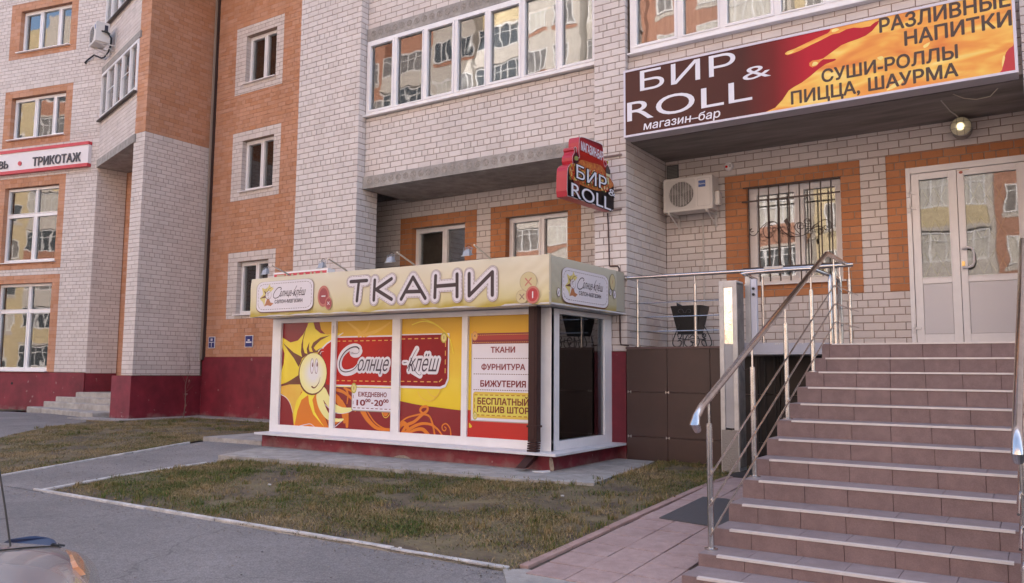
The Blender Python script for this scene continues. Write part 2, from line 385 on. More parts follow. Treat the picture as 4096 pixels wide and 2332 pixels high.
def _in(q, p):
    c = False; x, y = q
    for i in range(len(p)):
        (x0, y0), (x1, y1) = p[i], p[(i+1) % len(p)]
        if (y0 > y) != (y1 > y) and x < (x1-x0)*(y-y0)/(y1-y0)+x0: c = not c
    return c
def glyphs(cu):
    o = bpy.data.objects.new('t', cu); COL.objects.link(o); dg = bpy.context.evaluated_depsgraph_get(); c2 = o.evaluated_get(dg).to_curve(dg, apply_modifiers=False); cont = []
    for sp in c2.splines:
        pts = []
        if sp.type == 'BEZIER':
            B_ = sp.bezier_points; n = len(B_)
            for i in range(n):
                p0, h0, h1, p1 = B_[i].co, B_[i].handle_right, B_[(i+1) % n].handle_left, B_[(i+1) % n].co
                straight = (h0-p0).cross(p1-p0).length < 1e-5 and (h1-p1).cross(p1-p0).length < 1e-5
                for k in range(1 if straight else 5):
                    t = k/5; q = p0*(1-t)**3+h0*3*t*(1-t)**2+h1*3*t*t*(1-t)+p1*t**3
                    if not pts or (abs(q.x-pts[-1][0])+abs(q.y-pts[-1][1])) > 1e-4: pts.append((q.x, q.y))
        if len(pts) > 2: cont.append(pts)
    o.to_curve_clear(); bpy.data.objects.remove(o)
    grp = []                                   # contours that overlap sideways form one glyph
    for p in sorted(cont, key=lambda p: min(q[0] for q in p)):
        lo, hi = min(q[0] for q in p), max(q[0] for q in p)
        if grp and lo < grp[-1][1]-1e-6: grp[-1][0].append(p); grp[-1][1] = max(grp[-1][1], hi)
        else: grp.append([[p], hi])
    V = []; F = []
    for ps, _ in grp:                          # non-zero winding fill, cut into horizontal bands
        E_ = []
        for p in ps:
            for i in range(len(p)):
                (x0, y0), (x1, y1) = p[i], p[(i+1) % len(p)]
                if abs(y1-y0) > 1e-7: E_.append((x0, y0, x1, y1, 1) if y1 > y0 else (x1, y1, x0, y0, -1))
        ys = {round(v, 6) for e in E_ for v in (e[1], e[3])}
        for i, e in enumerate(E_):
            for g_ in E_[:i]:
                d1 = (e[2]-e[0], e[3]-e[1]); d2 = (g_[2]-g_[0], g_[3]-g_[1]); den = d1[0]*d2[1]-d1[1]*d2[0]
                if abs(den) < 1e-12 or min(e[3], g_[3]) < max(e[1], g_[1]): continue
                t = ((g_[0]-e[0])*d2[1]-(g_[1]-e[1])*d2[0])/den; u = ((g_[0]-e[0])*d1[1]-(g_[1]-e[1])*d1[0])/den
                if 1e-6 < t < 1-1e-6 and 1e-6 < u < 1-1e-6: ys.add(round(e[1]+t*d1[1], 6))
        ys = sorted(ys); ys = [y for i, y in enumerate(ys) if i == 0 or y-ys[i-1] > 2e-5]
        for ya, yb in zip(ys[:-1], ys[1:]):
            ym = (ya+yb)/2; X = lambda e, y: e[0]+(e[2]-e[0])*(y-e[1])/(e[3]-e[1])
            cr_ = sorted([(X(e, ym), e) for e in E_ if e[1] < ym < e[3]], key=lambda q: q[0]); wn = 0; st_ = None
            for x, e in cr_:
                if wn == 0: st_ = e
                wn += e[4]
                if wn == 0:
                    if X(e, ym)-X(st_, ym) > 1e-6: k = len(V); V += [(X(st_, ya), ya), (X(e, ya), ya), (X(e, yb), yb), (X(st_, yb), yb)]; F.append([k, k+1, k+2, k+3])
    return np.array(V), F, cont
def text(f, parent, txt, bl, br, tl, m, n, name='lettering', bold=0.0, shear=0.0, xh=False, ext=.0008, z=None, base=0.0, track=1.0):
    if z is not None: bl, br, tl = (f.hit(p, base) for p in (bl, br, tl))
    cu = bpy.data.curves.new('t', 'FONT'); cu.body = txt; cu.shear = shear; cu.space_character = track; cu.resolution_u = 4
    co_, base_fs, cont = glyphs(cu)
    x0, x1 = co_[:,0].min(), co_[:,0].max(); H = (.546 if xh else .728)
    kx = (br[0]-bl[0])/(x1-x0); kz = (tl[1]-bl[1])/H; off = wloc(parent); slope = (br[1]-bl[1])/(br[0]-bl[0])
    shifts = [(0, 0)]
    if bold > .1: shifts += [(bold*q*math.cos(t)*1.0, bold*q*math.sin(t)*.8) for q in (.5, 1) for t in np.arange(0, 6.28, .5)]
    elif bold > 0: shifts += [(dx*bold, dy*bold) for dx, dy in ((1,0),(-1,0),(.5,.9),(-.5,-.9),(-.5,.9),(.5,-.9))]
    vs2 = []; fs = []
    for si, (sx_, sy_) in enumerate(shifts):
        o0 = len(vs2); nn2 = n-si*4e-5
        for c in co_:
            p = f.P(bl[0]+(c[0]+sx_-x0)*kx, nn2, bl[1]+(c[1]+sy_)*kz); vs2.append((p[0]-off.x, p[1]-off.y, p[2]-off.z))
        fs += [[o0+v for v in q] for q in base_fs]
        if ext > .002:
            for L in cont:
                o1 = len(vs2); nL = len(L)
                for nv_ in (nn2, nn2-ext):
                    for c in L: p = f.P(bl[0]+(c[0]+sx_-x0)*kx, nv_, bl[1]+(c[1]+sy_)*kz); vs2.append((p[0]-off.x, p[1]-off.y, p[2]-off.z))
                fs += [[o1+i, o1+nL+i, o1+nL+(i+1) % nL, o1+(i+1) % nL] for i in range(nL)]
    m2 = bpy.data.meshes.new(name); m2.from_pydata(vs2, [], fs); m2.materials.append(m)
    ob = bpy.data.objects.new(name, m2); COL.objects.link(ob); ob.parent = parent; return ob

# ================================================================== GROUND
def zg(y, x=0): return .25+(.43-.25)*min(1, max(0, (y-4.6)/3.6))
def sheet(name, poly, dz, m, cell=.25, kind='structure', noise=0.0, label=None):
    xs = [p[0] for p in poly]; ys = [p[1] for p in poly]
    import bmesh
    bm = bmesh.new(); vs_ = [bm.verts.new((x, y, 0)) for x, y in poly]; bm.faces.new(vs_)
    for ax, lo, hi in ((0, min(xs), max(xs)), (1, min(ys), max(ys))):
        t = math.floor(lo/cell)*cell+cell
        while t < hi:
            bmesh.ops.bisect_plane(bm, geom=bm.verts[:]+bm.edges[:]+bm.faces[:], plane_co=(t,0,0) if ax == 0 else (0,t,0), plane_no=(1,0,0) if ax == 0 else (0,1,0)); t += cell
    from mathutils import noise as N
    for v in bm.verts:
        v.co.z = zg(v.co.y)+dz+(N.noise(Vector((v.co.x*1.7, v.co.y*1.7, 3)))*noise if noise else 0)
    bmesh.ops.recalc_face_normals(bm, faces=bm.faces)
    for f in bm.faces:
        if f.normal.z < 0: f.normal_flip()
    me = bpy.data.meshes.new(name); bm.to_mesh(me); bm.free(); me.materials.append(m)
    o = bpy.data.objects.new(name, me); COL.objects.link(o); o['kind'] = kind
    if label: o['label'] = label
    me.shade_smooth(); return o
SOIL = mat('soil', (.080,.055,.042), .95, col2=(.185,.145,.075), vscale=2.6, bump=.9, bscale=22)
ASPH = mat('asphalt', (.215,.194,.187), .9, col2=(.25,.226,.217), vscale=1.4, bump=.7, bscale=160)
ASPHP = mat('asphalt path', (.215,.193,.184), .9, col2=(.25,.225,.214), vscale=1.8, bump=.7, bscale=160)
def detail(m, kind):
    t = m.node_tree; b = t.nodes['Principled BSDF']; src = b.inputs['Base Color'].links[0].from_socket; g = t.nodes.new('ShaderNodeNewGeometry'); out = src
    def mul(out, node_out, lo, hi, a, c):
        q = t.nodes.new('ShaderNodeMapRange'); q.inputs['From Min'].default_value = lo; q.inputs['From Max'].default_value = hi; q.inputs['To Min'].default_value = a; q.inputs['To Max'].default_value = c; t.links.new(node_out, q.inputs['Value'])
        x = t.nodes.new('ShaderNodeMix'); x.data_type = 'RGBA'; x.blend_type = 'MULTIPLY'; x.inputs[0].default_value = 1; t.links.new(out, x.inputs[6]); t.links.new(q.outputs[0], x.inputs[7]); return x.outputs[2]
    def nz(sc_, det=4, st=(1,1,1)):
        mp = t.nodes.new('ShaderNodeMapping'); mp.inputs['Scale'].default_value = st; t.links.new(g.outputs['Position'], mp.inputs[0])
        n = t.nodes.new('ShaderNodeTexNoise'); n.inputs['Scale'].default_value = sc_; n.inputs['Detail'].default_value = det; t.links.new(mp.outputs[0], n.inputs['Vector']); return n.outputs['Fac']
    if kind == 'asphalt':
        v = t.nodes.new('ShaderNodeTexVoronoi'); v.inputs['Scale'].default_value = 75; t.links.new(g.outputs['Position'], v.inputs['Vector']); out = mul(out, v.outputs['Distance'], .05, .6, 1.28, .80)
        out = mul(out, nz(30, 6), .35, .65, .90, 1.12); out = mul(out, nz(.9, 5), .3, .7, .86, 1.12)
        c = t.nodes.new('ShaderNodeTexVoronoi'); c.feature = 'DISTANCE_TO_EDGE'; c.inputs['Scale'].default_value = .42
        ad = t.nodes.new('ShaderNodeVectorMath'); ad.operation = 'MULTIPLY_ADD'; n = t.nodes.new('ShaderNodeTexNoise'); n.inputs['Scale'].default_value = 2.2; n.inputs['Detail'].default_value = 6; t.links.new(g.outputs['Position'], n.inputs['Vector']); t.links.new(n.outputs['Color'], ad.inputs[0]); ad.inputs[1].default_value = (.7,.7,.7); t.links.new(g.outputs['Position'], ad.inputs[2]); t.links.new(ad.outputs[0], c.inputs['Vector'])
        out = mul(out, c.outputs['Distance'], .0015, .006, .72, 1.0)
    if kind == 'plinth':
        sp = t.nodes.new('ShaderNodeSeparateXYZ'); t.links.new(g.outputs['Position'], sp.inputs[0])
        ad = t.nodes.new('ShaderNodeMath'); ad.operation = 'MULTIPLY_ADD'; ad.inputs[1].default_value = -.55; t.links.new(nz(5, 7), ad.inputs[0]); t.links.new(sp.outputs[2], ad.inputs[2])
        q = t.nodes.new('ShaderNodeMapRange'); q.inputs['From Min'].default_value = .06; q.inputs['From Max'].default_value = .26; q.inputs['To Min'].default_value = .6; q.inputs['To Max'].default_value = 0; t.links.new(ad.outputs[0], q.inputs['Value'])
        x = t.nodes.new('ShaderNodeMix'); x.data_type = 'RGBA'; x.inputs[7].default_value = (.25,.20,.17,1); t.links.new(q.outputs[0], x.inputs[0]); t.links.new(out, x.inputs[6]); out = x.outputs[2]
        q2 = t.nodes.new('ShaderNodeMapRange'); q2.inputs['From Min'].default_value = .69; q2.inputs['From Max'].default_value = .71; q2.inputs['To Max'].default_value = .8; t.links.new(nz(7, 3), q2.inputs['Value'])
        x = t.nodes.new('ShaderNodeMix'); x.data_type = 'RGBA'; x.inputs[7].default_value = (.30,.17,.16,1); t.links.new(q2.outputs[0], x.inputs[0]); t.links.new(out, x.inputs[6]); out = x.outputs[2]
        out = mul(out, nz(2.0, 5, (1,1,.3)), .3, .7, .82, 1.15)
    if kind == 'worn':
        out = mul(out, nz(1.3, 6), .3, .7, .90, 1.08); out = mul(out, nz(14, 6), .38, .62, .95, 1.04); out = mul(out, nz(160, 2), .3, .7, .88, 1.12)
    t.links.new(out, b.inputs['Base Color'])
detail(ASPH, 'asphalt'); detail(ASPHP, 'asphalt'); detail(PLAS, 'plinth'); detail(CONC, 'worn'); detail(SOIL, 'worn')
g = MB(); g.box(-250, -250, -.4, 250, 250, .12); o = g.build('ground', mat('far ground', (.12,.11,.10), .95, var=.2, vscale=.2)); o['kind'] = 'structure'
sheet('road', [(-45,-30),(25,-30),(25,4.62),(-45,4.62)], 0.0, ASPH, 2.2)
sheet('asphalt_path', [(-10.58,4.58),(-9.08,4.58),(-9.25,5.6),(-9.12,6.8),(-9.2,8.3),(-11.3,8.3)], .006, ASPHP, .5)
sheet('side_path', [(-45,4.6),(-13.3,4.6),(-15.2,6.9),(-17.1,9.5),(-18.1,10.9),(-22.6,10.4),(-45,5.2)], .004, ASPHP, 1.0)
L1 = [(-9.08,4.63),(-3.05,4.63),(-2.98,6.0),(-2.93,9.2),(-2.95,9.9),(-4.2,9.9),(-4.05,8.5),(-3.93,7.72),(-4.7,7.55),(-5.9,7.45),(-7.2,7.30),(-8.4,7.24),(-9.2,7.1),(-9.1,6.8),(-9.22,5.6)]
L2 = [(-10.62,4.6),(-11.42,8.2),(-11.4,12.3),(-17.2,12.35),(-17.25,10.1),(-18.2,10.1),(-17.1,9.45),(-15.2,6.9),(-13.3,4.6)]
sheet('lawn_soil', L1, .008, SOIL, .18, noise=.018); sheet('lawn_soil', L2, .006, SOIL, .3, noise=.018)
sheet('lawn_soil', [(-45,5.2),(-22.6,10.3),(-22.4,11.3),(-45,8)], .02, SOIL, 1.5, noise=.02)

def inside(x, y, poly):
    n = len(poly); c = np.zeros(x.shape, bool)
    for i in range(n):
        x0, y0 = poly[i]; x1, y1 = poly[(i+1)%n]
        c ^= ((y0 > y) != (y1 > y)) & (x < (x1-x0)*(y-y0)/(y1-y0+1e-12)+x0)
    return c
PADF = [(-9.5,7.0),(-3.95,7.55),(-4.25,9.95),(-10.5,9.95)]
def vnoise(x, y, s, seed):
    r = np.random.default_rng(seed); G = r.random((64, 64)); X, Y = x*s+31, y*s+17; i, j = np.floor(X).astype(int), np.floor(Y).astype(int); u, v = X-i, Y-j
    u, v = u*u*(3-2*u), v*v*(3-2*v); g_ = lambda a, b: G[a % 64, b % 64]
    return (g_(i,j)*(1-u)+g_(i+1,j)*u)*(1-v)+(g_(i,j+1)*(1-u)+g_(i+1,j+1)*u)*v
def grass(name, poly, n, hmin, hmax, label, excl=None, dry=.5):
    xs = [p[0] for p in poly]; ys = [p[1] for p in poly]
    x = rng.uniform(min(xs), max(xs), n); y = rng.uniform(min(ys), max(ys), n); k = inside(x, y, poly)
    if excl is not None: k &= ~inside(x, y, excl)
    dens = .6*vnoise(x, y, 1.3, 1)+.4*vnoise(x, y, 3.7, 2)
    edge = np.clip((y-min(ys))/.5, 0, 1); k &= (rng.random(n) < np.clip((dens-.28)*3.2, .05, 1)*(.25+.75*edge)); x, y = x[k], y[k]; n = len(x)
    tall = vnoise(x, y, 2.3, 5); h = rng.uniform(hmin, hmax, n)*(.7+.5*tall); a = rng.uniform(0, 2*math.pi, n); lean = rng.uniform(.4, 1.7, n)
    z = np.array([zg(v) for v in y])+.004; wd = rng.uniform(.0016, .0036, n); dx, dy = np.cos(a), np.sin(a); bx, by = -dy*wd, dx*wd
    lx = h*np.sin(lean*.6)*dx; ly = h*np.sin(lean*.6)*dy; lx2 = h*1.5*np.sin(lean)*dx; ly2 = h*1.5*np.sin(lean)*dy
    V = np.stack([np.stack([x-bx, y-by, z], 1), np.stack([x+bx, y+by, z], 1), np.stack([x+lx+bx*.7, y+ly+by*.7, z+h*.62], 1), np.stack([x+lx-bx*.7, y+ly-by*.7, z+h*.62], 1), np.stack([x+lx2, y+ly2, z+h*np.maximum(.25, np.cos(lean*.8))], 1)], 1).reshape(-1, 3)
    i = np.arange(n)*5
    loops = np.stack([i, i+1, i+2, i+3, i+3, i+2, i+4], 1).reshape(-1); st = np.stack([np.arange(n)*7, np.arange(n)*7+4], 1).reshape(-1)
    me = bpy.data.meshes.new(name); me.vertices.add(len(V)); me.vertices.foreach_set('co', V.reshape(-1)); me.loops.add(len(loops)); me.loops.foreach_set('vertex_index', loops.astype(np.int32))
    me.polygons.add(len(st)); me.polygons.foreach_set('loop_start', st.astype(np.int32)); me.update(calc_edges=True)
    mn = 'grass blades %.2f' % dry
    if mn not in MATS:
        m = bpy.data.materials.new(mn); m.use_nodes = True; t = m.node_tree; b = t.nodes['Principled BSDF']; b.inputs['Roughness'].default_value = .8; b.inputs['Specular IOR Level'].default_value = .15
        ge = t.nodes.new('ShaderNodeNewGeometry'); no = t.nodes.new('ShaderNodeTexNoise'); no.inputs['Scale'].default_value = 1.6; no.inputs['Detail'].default_value = 4; t.links.new(ge.outputs['Position'], no.inputs['Vector'])
        ad = t.nodes.new('ShaderNodeMath'); ad.operation = 'MULTIPLY_ADD'; ad.inputs[1].default_value = .78; mu = t.nodes.new('ShaderNodeMath'); mu.operation = 'MULTIPLY_ADD'; mu.inputs[1].default_value = 1.9; mu.inputs[2].default_value = -.80+dry*.12
        t.links.new(no.outputs['Fac'], mu.inputs[0]); t.links.new(ge.outputs['Random Per Island'], ad.inputs[0]); t.links.new(mu.outputs[0], ad.inputs[2])
        r = t.nodes.new('ShaderNodeValToRGB'); e = r.color_ramp.elements; stops = [(0,(.050,.090,.018)),(.28,(.095,.125,.030)),(.52,(.165,.140,.050)),(.78,(.25,.175,.080)),(1,(.36,.26,.14))]
        while len(e) < 5: e.new(.5)
        for q, (p_, c_) in enumerate(stops): e[q].position = p_; e[q].color = (*c_, 1)
        t.links.new(ad.outputs[0], r.inputs[0]); t.links.new(r.outputs[0], b.inputs['Base Color']); MATS[mn] = m
    me.materials.append(MATS[mn]); o = bpy.data.objects.new(name, me); COL.objects.link(o); o['kind'] = 'stuff'; o['label'] = label; o['category'] = 'grass'; return o
grass('grass', L1, 260000, .014, .042, 'patchy green and straw lawn grass between kiosk and path kerb', PADF, .5)
grass('grass', L2, 240000, .012, .036, 'dry yellowish lawn grass beyond the narrow asphalt path', None, 1.8)
grass('grass', [(-30,8.0),(-22.7,10.3),(-22.5,11.2),(-30,9.6)], 14000, .03, .07, 'small strip of green grass beside the far left steps', None, 0)

def scatter(name, poly, n, mk, m, label, cat, excl=None):
    xs = [p[0] for p in poly]; ys = [p[1] for p in poly]; mb = MB(); k = 0
    while k < n:
        x, y = random.uniform(min(xs), max(xs)), random.uniform(min(ys), max(ys))
        if not inside(np.array([x]), np.array([y]), poly)[0] or (excl and inside(np.array([x]), np.array([y]), excl)[0]): continue
        mk(mb, x, y); k += 1
    o = mb.build(name, m, None, kind='stuff'); o['label'] = label; o['category'] = cat; return o
def leaf(mb, x, y):
    a, s, t_ = random.random()*6.28, random.uniform(.009,.02), random.uniform(-.5,.5); c, d = math.cos(a)*s, math.sin(a)*s; z = zg(y)+.04; mb.poly([(x-c,y-d,z),(x+d*.5,y-c*.5,z+.012*t_),(x+c,y+d,z+.01),(x-d*.5,y+c*.5,z-.008*t_)])
def stone(mb, x, y, z0=.004):
    s = random.uniform(.002,.0065); z = zg(y)+z0; j = lambda: random.uniform(.6,1.2)*s
    mb.hexa([(x-j(),y-j(),z),(x-j(),y+j(),z),(x+j(),y+j(),z),(x+j(),y-j(),z),(x-j()*.6,y-j()*.6,z+s),(x-j()*.6,y+j()*.6,z+s*.8),(x+j()*.6,y+j()*.6,z+s),(x+j()*.6,y-j()*.6,z+s*.9)])
def tufts(spots, label):
    mb = MB()
    for (x, y) in spots:
        for _ in range(random.randint(14, 34)):
            a, r, h, l = random.random()*6.28, random.random()**.7*.055, random.uniform(.035,.095), random.uniform(.1,.9); px, py = x+r*math.cos(a*3), y+r*math.sin(a*3); dx, dy = math.cos(a), math.sin(a); w_ = random.uniform(.0022,.004); z = zg(py)
            mb.poly([(px+dy*w_,py-dx*w_,z),(px-dy*w_,py+dx*w_,z),(px-dy*w_*.7+dx*h*l*.4,py+dx*w_*.7+dy*h*l*.4,z+h*.6),(px+dy*w_*.7+dx*h*l*.4,py-dx*w_*.7+dy*h*l*.4,z+h*.6)]); k = len(mb.v); mb.v.append((px+dx*h*l,py+dy*h*l,z+h*max(.5,1-l*.4))); mb.f.append([k-1,k-2,k])
    o = mb.build('grass_tufts', MATS['grass blades 0.00'], None, kind='stuff'); o['label'] = label; o['category'] = 'grass'
sp_ = []
while len(sp_) < 190:
    x, y = random.uniform(-9.2,-2.9), random.uniform(4.7,9.8)
    if inside(np.array([x]), np.array([y]), L1)[0] and not inside(np.array([x]), np.array([y]), PADF)[0] and random.random() < float(vnoise(np.array([x]), np.array([y]), 1.6, 9)[0])**1.5*1.5: sp_.append((x, y))
sp_ += [(x, 7.02+.1*(x+9.3)+random.uniform(-.06,.04)) for x in np.linspace(-9.3,-4.2,46) if random.random() < .75]+[(-3.98+random.uniform(-.1,.1), y) for y in np.linspace(7.7,9.8,22)]+[(-3.1+random.uniform(-.05,.03), y) for y in np.linspace(5,9.6,22) if random.random() < .6]
tufts(sp_, 'taller green grass tufts scattered over the front lawn and along the kiosk slab'); tufts([(random.uniform(-16.5,-11.6), random.uniform(7.5,11.6)) for _ in range(70)], 'taller green grass tufts on the far lawn below the corner bay')
LV = brickmat('dry leaves', [(.20,.12,.05),(.28,.18,.08),(.16,.09,.04),(.34,.25,.13)], dirt=.1); GV = brickmat('grit', [(.22,.20,.19),(.32,.29,.27),(.26,.22,.19),(.15,.135,.13)], dirt=.1)
scatter('fallen_leaves', L1, 420, leaf, LV, 'scattered dry brown leaves on the front lawn', 'leaves', PADF); scatter('fallen_leaves', L2, 300, leaf, LV, 'scattered dry brown leaves on the far lawn', 'leaves')
scatter('grit', [(-11,4.3),(-3,4.4),(-3,4.62),(-11,4.6)], 700, stone, GV, 'loose grit and pebbles along the road side of the long kerb', 'grit')
scatter('grit', [(-11,1.5),(-1,1.5),(-1,4.4),(-11,4.4)], 350, stone, GV, 'sparse grit scattered over the road surface', 'grit')
scatter('grit', [(-10.5,4.7),(-9.3,4.7),(-9.3,6.5),(-11,8)], 220, lambda mb, x, y: stone(mb, x, y, .008), GV, 'sparse grit scattered on the narrow asphalt path', 'grit')
# litter and dark clods in the lawn
for k, (px, py, s) in enumerate(((1078,1940,.016),(2250,1985,.014),(1600,2195,.012))):
    p = onZ((px, py), .36); p = onZ((px, py), zg(p[1])+.03); a = random.random()*3
    mb = MB(); mb.hexa([(p[0]+dx*s+ox, p[1]+dy*s*.6, p[2]+zz*.012) for zz in (0,1) for (dx, dy), ox in (((-1,-1),0),((-1,1),.3*s),((1,1),0),((1,-1),-.2*s))])
    tag(mb.build('litter_scrap', mat('pale litter', (.62,.60,.60), .8)), ['white scrap of litter left in the grass by the kiosk', 'pale scrap of litter in grass near the paving corner of kiosk slab', 'white scrap of litter in the lawn near the kerb', 'small white scrap in lawn just right of the other by the kerb', 'flat pale scrap in the bare soil by the kerb', 'pale scrap in the grass beside the pink paving kerb', 'white scrap lying at the sharp tip of the lawn'][k], 'litter', 'scraps of litter on the lawn')

# kerbs
KERB = mat('whitewashed kerb', (.50,.47,.455), .85, var=.3, vscale=7, bump=.5, bscale=40)
def kerb(name, pts, wd, h, m, label, L=1.0, jit=.004, zf=zg, cat='kerb'):
    t = thing(name, label, cat, (pts[0][0], pts[0][1], zf(pts[0][1])))
    for (x0, y0), (x1, y1) in zip(pts[:-1], pts[1:]):
        d = math.hypot(x1-x0, y1-y0); n = max(1, round(d/L)); ux, uy = (x1-x0)/d, (y1-y0)/d; nx, ny = -uy*wd/2, ux*wd/2
        for i in range(n):
            a, b = d*i/n+.004, d*(i+1)/n-.004; ja, jb = random.uniform(-jit, jit), random.uniform(-jit, jit); c = []
            q = [(x0+ux*a-nx, y0+uy*a-ny+ja), (x0+ux*a+nx, y0+uy*a+ny+ja), (x0+ux*b+nx, y0+uy*b+ny+jb), (x0+ux*b-nx, y0+uy*b-ny+jb)]
            MB().hexa([(x, y, zf(y)-.12) for x, y in q]+[(x, y, zf(y)+h+ja) for x, y in q]).build('kerb_stone', m, t, bevel=.006)
    return t
kerb('path_kerb', [(-9.3,4.62),(-3.1,4.68)], .045, .022, KERB, 'long whitewashed concrete kerb between the road and the front lawn')
kerb('path_kerb', [(-9.18,4.63),(-9.3,5.6),(-9.2,6.72)], .045, .022, KERB, 'short whitewashed kerb along right side of narrow asphalt path')
kerb('path_kerb', [(-10.6,4.6),(-11.35,7.95)], .045, .022, KERB, 'whitewashed kerb along left side of narrow asphalt path')
# concrete blind area round the kiosk and the house
def slab(name, poly, z, th, label, m=CONC, cat='concrete slab'):
    mb = MB(); mb.poly([(x, y, z) for x, y in poly])
    for i in range(len(poly)):
        a, b = poly[i], poly[(i+1)%len(poly)]; mb.poly([(a[0],a[1],z-th),(b[0],b[1],z-th),(b[0],b[1],z),(a[0],a[1],z)])
    return tag(fix_normals(mb.build(name, m, None, bevel=.012)), label, cat)
slab('concrete_slab', [(-9.32,6.98),(-8.4,7.12),(-7.2,7.18),(-5.9,7.32),(-4.7,7.42),(-3.98,7.6),(-4.1,8.5),(-4.22,9.5),(-4.3,9.93),(-10.4,9.93),(-9.9,8.3)], .436, .22, 'grey concrete slab spreading around the base of the fabric kiosk')
slab('concrete_slab', [(-11.35,8.2),(-10.0,8.25),(-10.0,9.9),(-11.38,9.96)], .50, .3, 'rough concrete step block left of the kiosk at the path end')
slab('concrete_slab', [(-17.6,9.75),(-16.7,9.9),(-16.75,11.8),(-11.42,11.75),(-11.42,12.3),(-17.2,12.3),(-17.25,10.45),(-18.4,10.3),(-18.6,9.85)], .455, .1, 'narrow concrete strip along the burgundy base of the corner bay')
tag(MB().hexa([(-4.98,8.0,.432),(-4.95,8.07,.432),(-4.80,8.10,.432),(-4.84,8.02,.432),(-4.98,8.0,.45),(-4.95,8.07,.445),(-4.80,8.10,.46),(-4.84,8.02,.445)]).build('plaster_shard', mat('pale litter', (.62,.60,.60))), 'broken flake of pale plaster lying below the kiosk corner', 'debris')
# pink paving
PINK = mat('pink paving tile', (.33,.225,.205), .85, col2=(.40,.285,.26), vscale=3.5, bump=.4, bscale=50)
PINKK = mat('pink kerb stone', (.36,.235,.205), .85, var=.18, vscale=6, bump=.4, bscale=50)
sheet('paving_bed', [(-2.98,4.72),(-1.0,4.30),(-1.0,9.9),(-2.92,9.9)], .004, mat('paving joint soil', (.085,.06,.045), .95, var=.4, vscale=9), .5)
pv = bpy.data.objects.new('paving', None); COL.objects.link(pv); pv['kind'] = 'structure'; pv.location = (-2.9, 4.7, .25)
cacheT = {}
for r in range(18):
    for c in range(6):
        x0 = -2.925+c*.30+random.uniform(-.003,.003); y0 = 4.62+r*.30+(.0 if c % 2 else .004); y1 = y0+.288
        if x0+.29 > -1.75 and y0 > 5.0: continue
        if y0 < 4.62+.3*0 or y1 > 9.9: continue
        zt = random.uniform(-.002,.003)
        mb = MB(); mb.hexa([(x0,y0,zg(y0)-.02),(x0,y1,zg(y1)-.02),(x0+.292,y1,zg(y1)-.02),(x0+.292,y0,zg(y0)-.02),(x0,y0,zg(y0)+.018+zt),(x0,y1,zg(y1)+.018+zt),(x0+.292,y1,zg(y1)+.018),(x0+.292,y0,zg(y0)+.018)])
        mb.build('paving_tile', PINK, pv, bevel=.003)
kerb('paving_kerb', [(-3.02,4.74),(-2.93,9.6)], .07, .026, PINKK, 'row of pink kerb stones edging the paving beside the lawn', .62, .003)
slab('concrete_apron', [(-3.12,4.64),(-3.0,4.74),(-1.6,4.50),(-.4,4.25),(-.4,3.6),(-2.7,4.1)], .262, .08, 'light concrete apron in front of the pink paving', CONC)
# mat on the paving
m_ = [ZP(-70,1080), ZP(100,965), ZP(300,1010), ZP(300,1125), ZP(150,1125)]
zz = zg(5.9)+.024
def onG(p, dz=.0):
    z = .35
    for _ in range(8): q = onZ(p, z); z = zg(q[1])+dz
    return q
mp = [onG(p, .028) for p in ((2637,2070), (2812,1986), (2905,1994), (3010,2020), (3060,2110), (2840,2102))]
mb = MB(); mb.poly([(p[0], p[1], zg(p[1])+.028) for p in mp]); 
for i in range(6): a, b = mp[i], mp[(i+1)%6]; mb.poly([(a[0],a[1],zg(a[1])+.02),(b[0],b[1],zg(b[1])+.02),(b[0],b[1],zg(b[1])+.028),(a[0],a[1],zg(a[1])+.028)])
RB = mat('ribbed rubber mat', (.10,.092,.094), .8, bump=1.0, bscale=70, stretch=(1,6,1))
tag(fix_normals(mb.build('rubber_mat', RB)), 'dark ribbed rubber mat lying on the pink paving beside the stairs', 'mat')

# ================================================================== RIGHT WING (kiosk and bar)
RW = thing('apartment_building', 'white brick wing of the apartment house above the fabric kiosk and bar', 'building', (-5.0, 9.98, .43))
TOP = 11.2
fP, fB, fR, fW = frY(9.98), frY(10.16), frY(11.4), frY(10.08)
# piers
wall(RW, fP, -11.41, -9.85, 1.87, TOP, [], 'w', .06, hdr=2, thick=.3)
wall(RW, fP, -5.20, -4.71, 1.87, TOP, [], 'w', .06, hdr=2, off=.04, thick=.3)
wall(RW, fP, -.035, 3.0, 1.6, TOP, [], 'w', .06, hdr=2, thick=.3)
fx = Fr(-9.85, 0, 90)      # faces +X
wall(RW, fx, 9.99, 10.50, 1.87, 4.75, [], 'w', .06, thick=.3, off=.02)
wall(RW, fx, 9.99, 10.16, 4.75, TOP, [], 'w', .06, thick=.2, off=.02)
fx2 = Fr(-4.71, 0, 90); wall(RW, fx2, 9.99, 11.39, 1.87, 4.84, [], 'w', .06, thick=.2, off=.05)
wall(RW, fx2, 9.99, 10.08, 4.84, TOP, [], 'w', .06, thick=.2)
wall(RW, Fr(-.035, 11.4, -90), 0, 1.41, 1.85, 4.84, [], 'w', .06, thick=.2)
# recess back wall with two red-framed windows
W1 = (-9.79, 2.9, -8.55, 4.24); W2 = (-7.67, 2.9, -6.44, 4.24)
wall(RW, fR, -11.3, -5.0, 1.87, 4.84, [(-10.08,2.66,-8.29,4.45,'O'),(-7.99,2.66,-6.19,4.45,'O'),(*W1,None),(*W2,None)], 'w', .05, hdr=3, thick=.16)
window(RW, fR, -9.79, 2.9, -8.55, 4.24, (-9.08,), (), curt=(.05,.045,.04), sill=.05)
window(RW, fR, -7.67, 2.9, -6.44, 4.24, (-7.0,), (), curt=(.45,.43,.40), sill=.05)
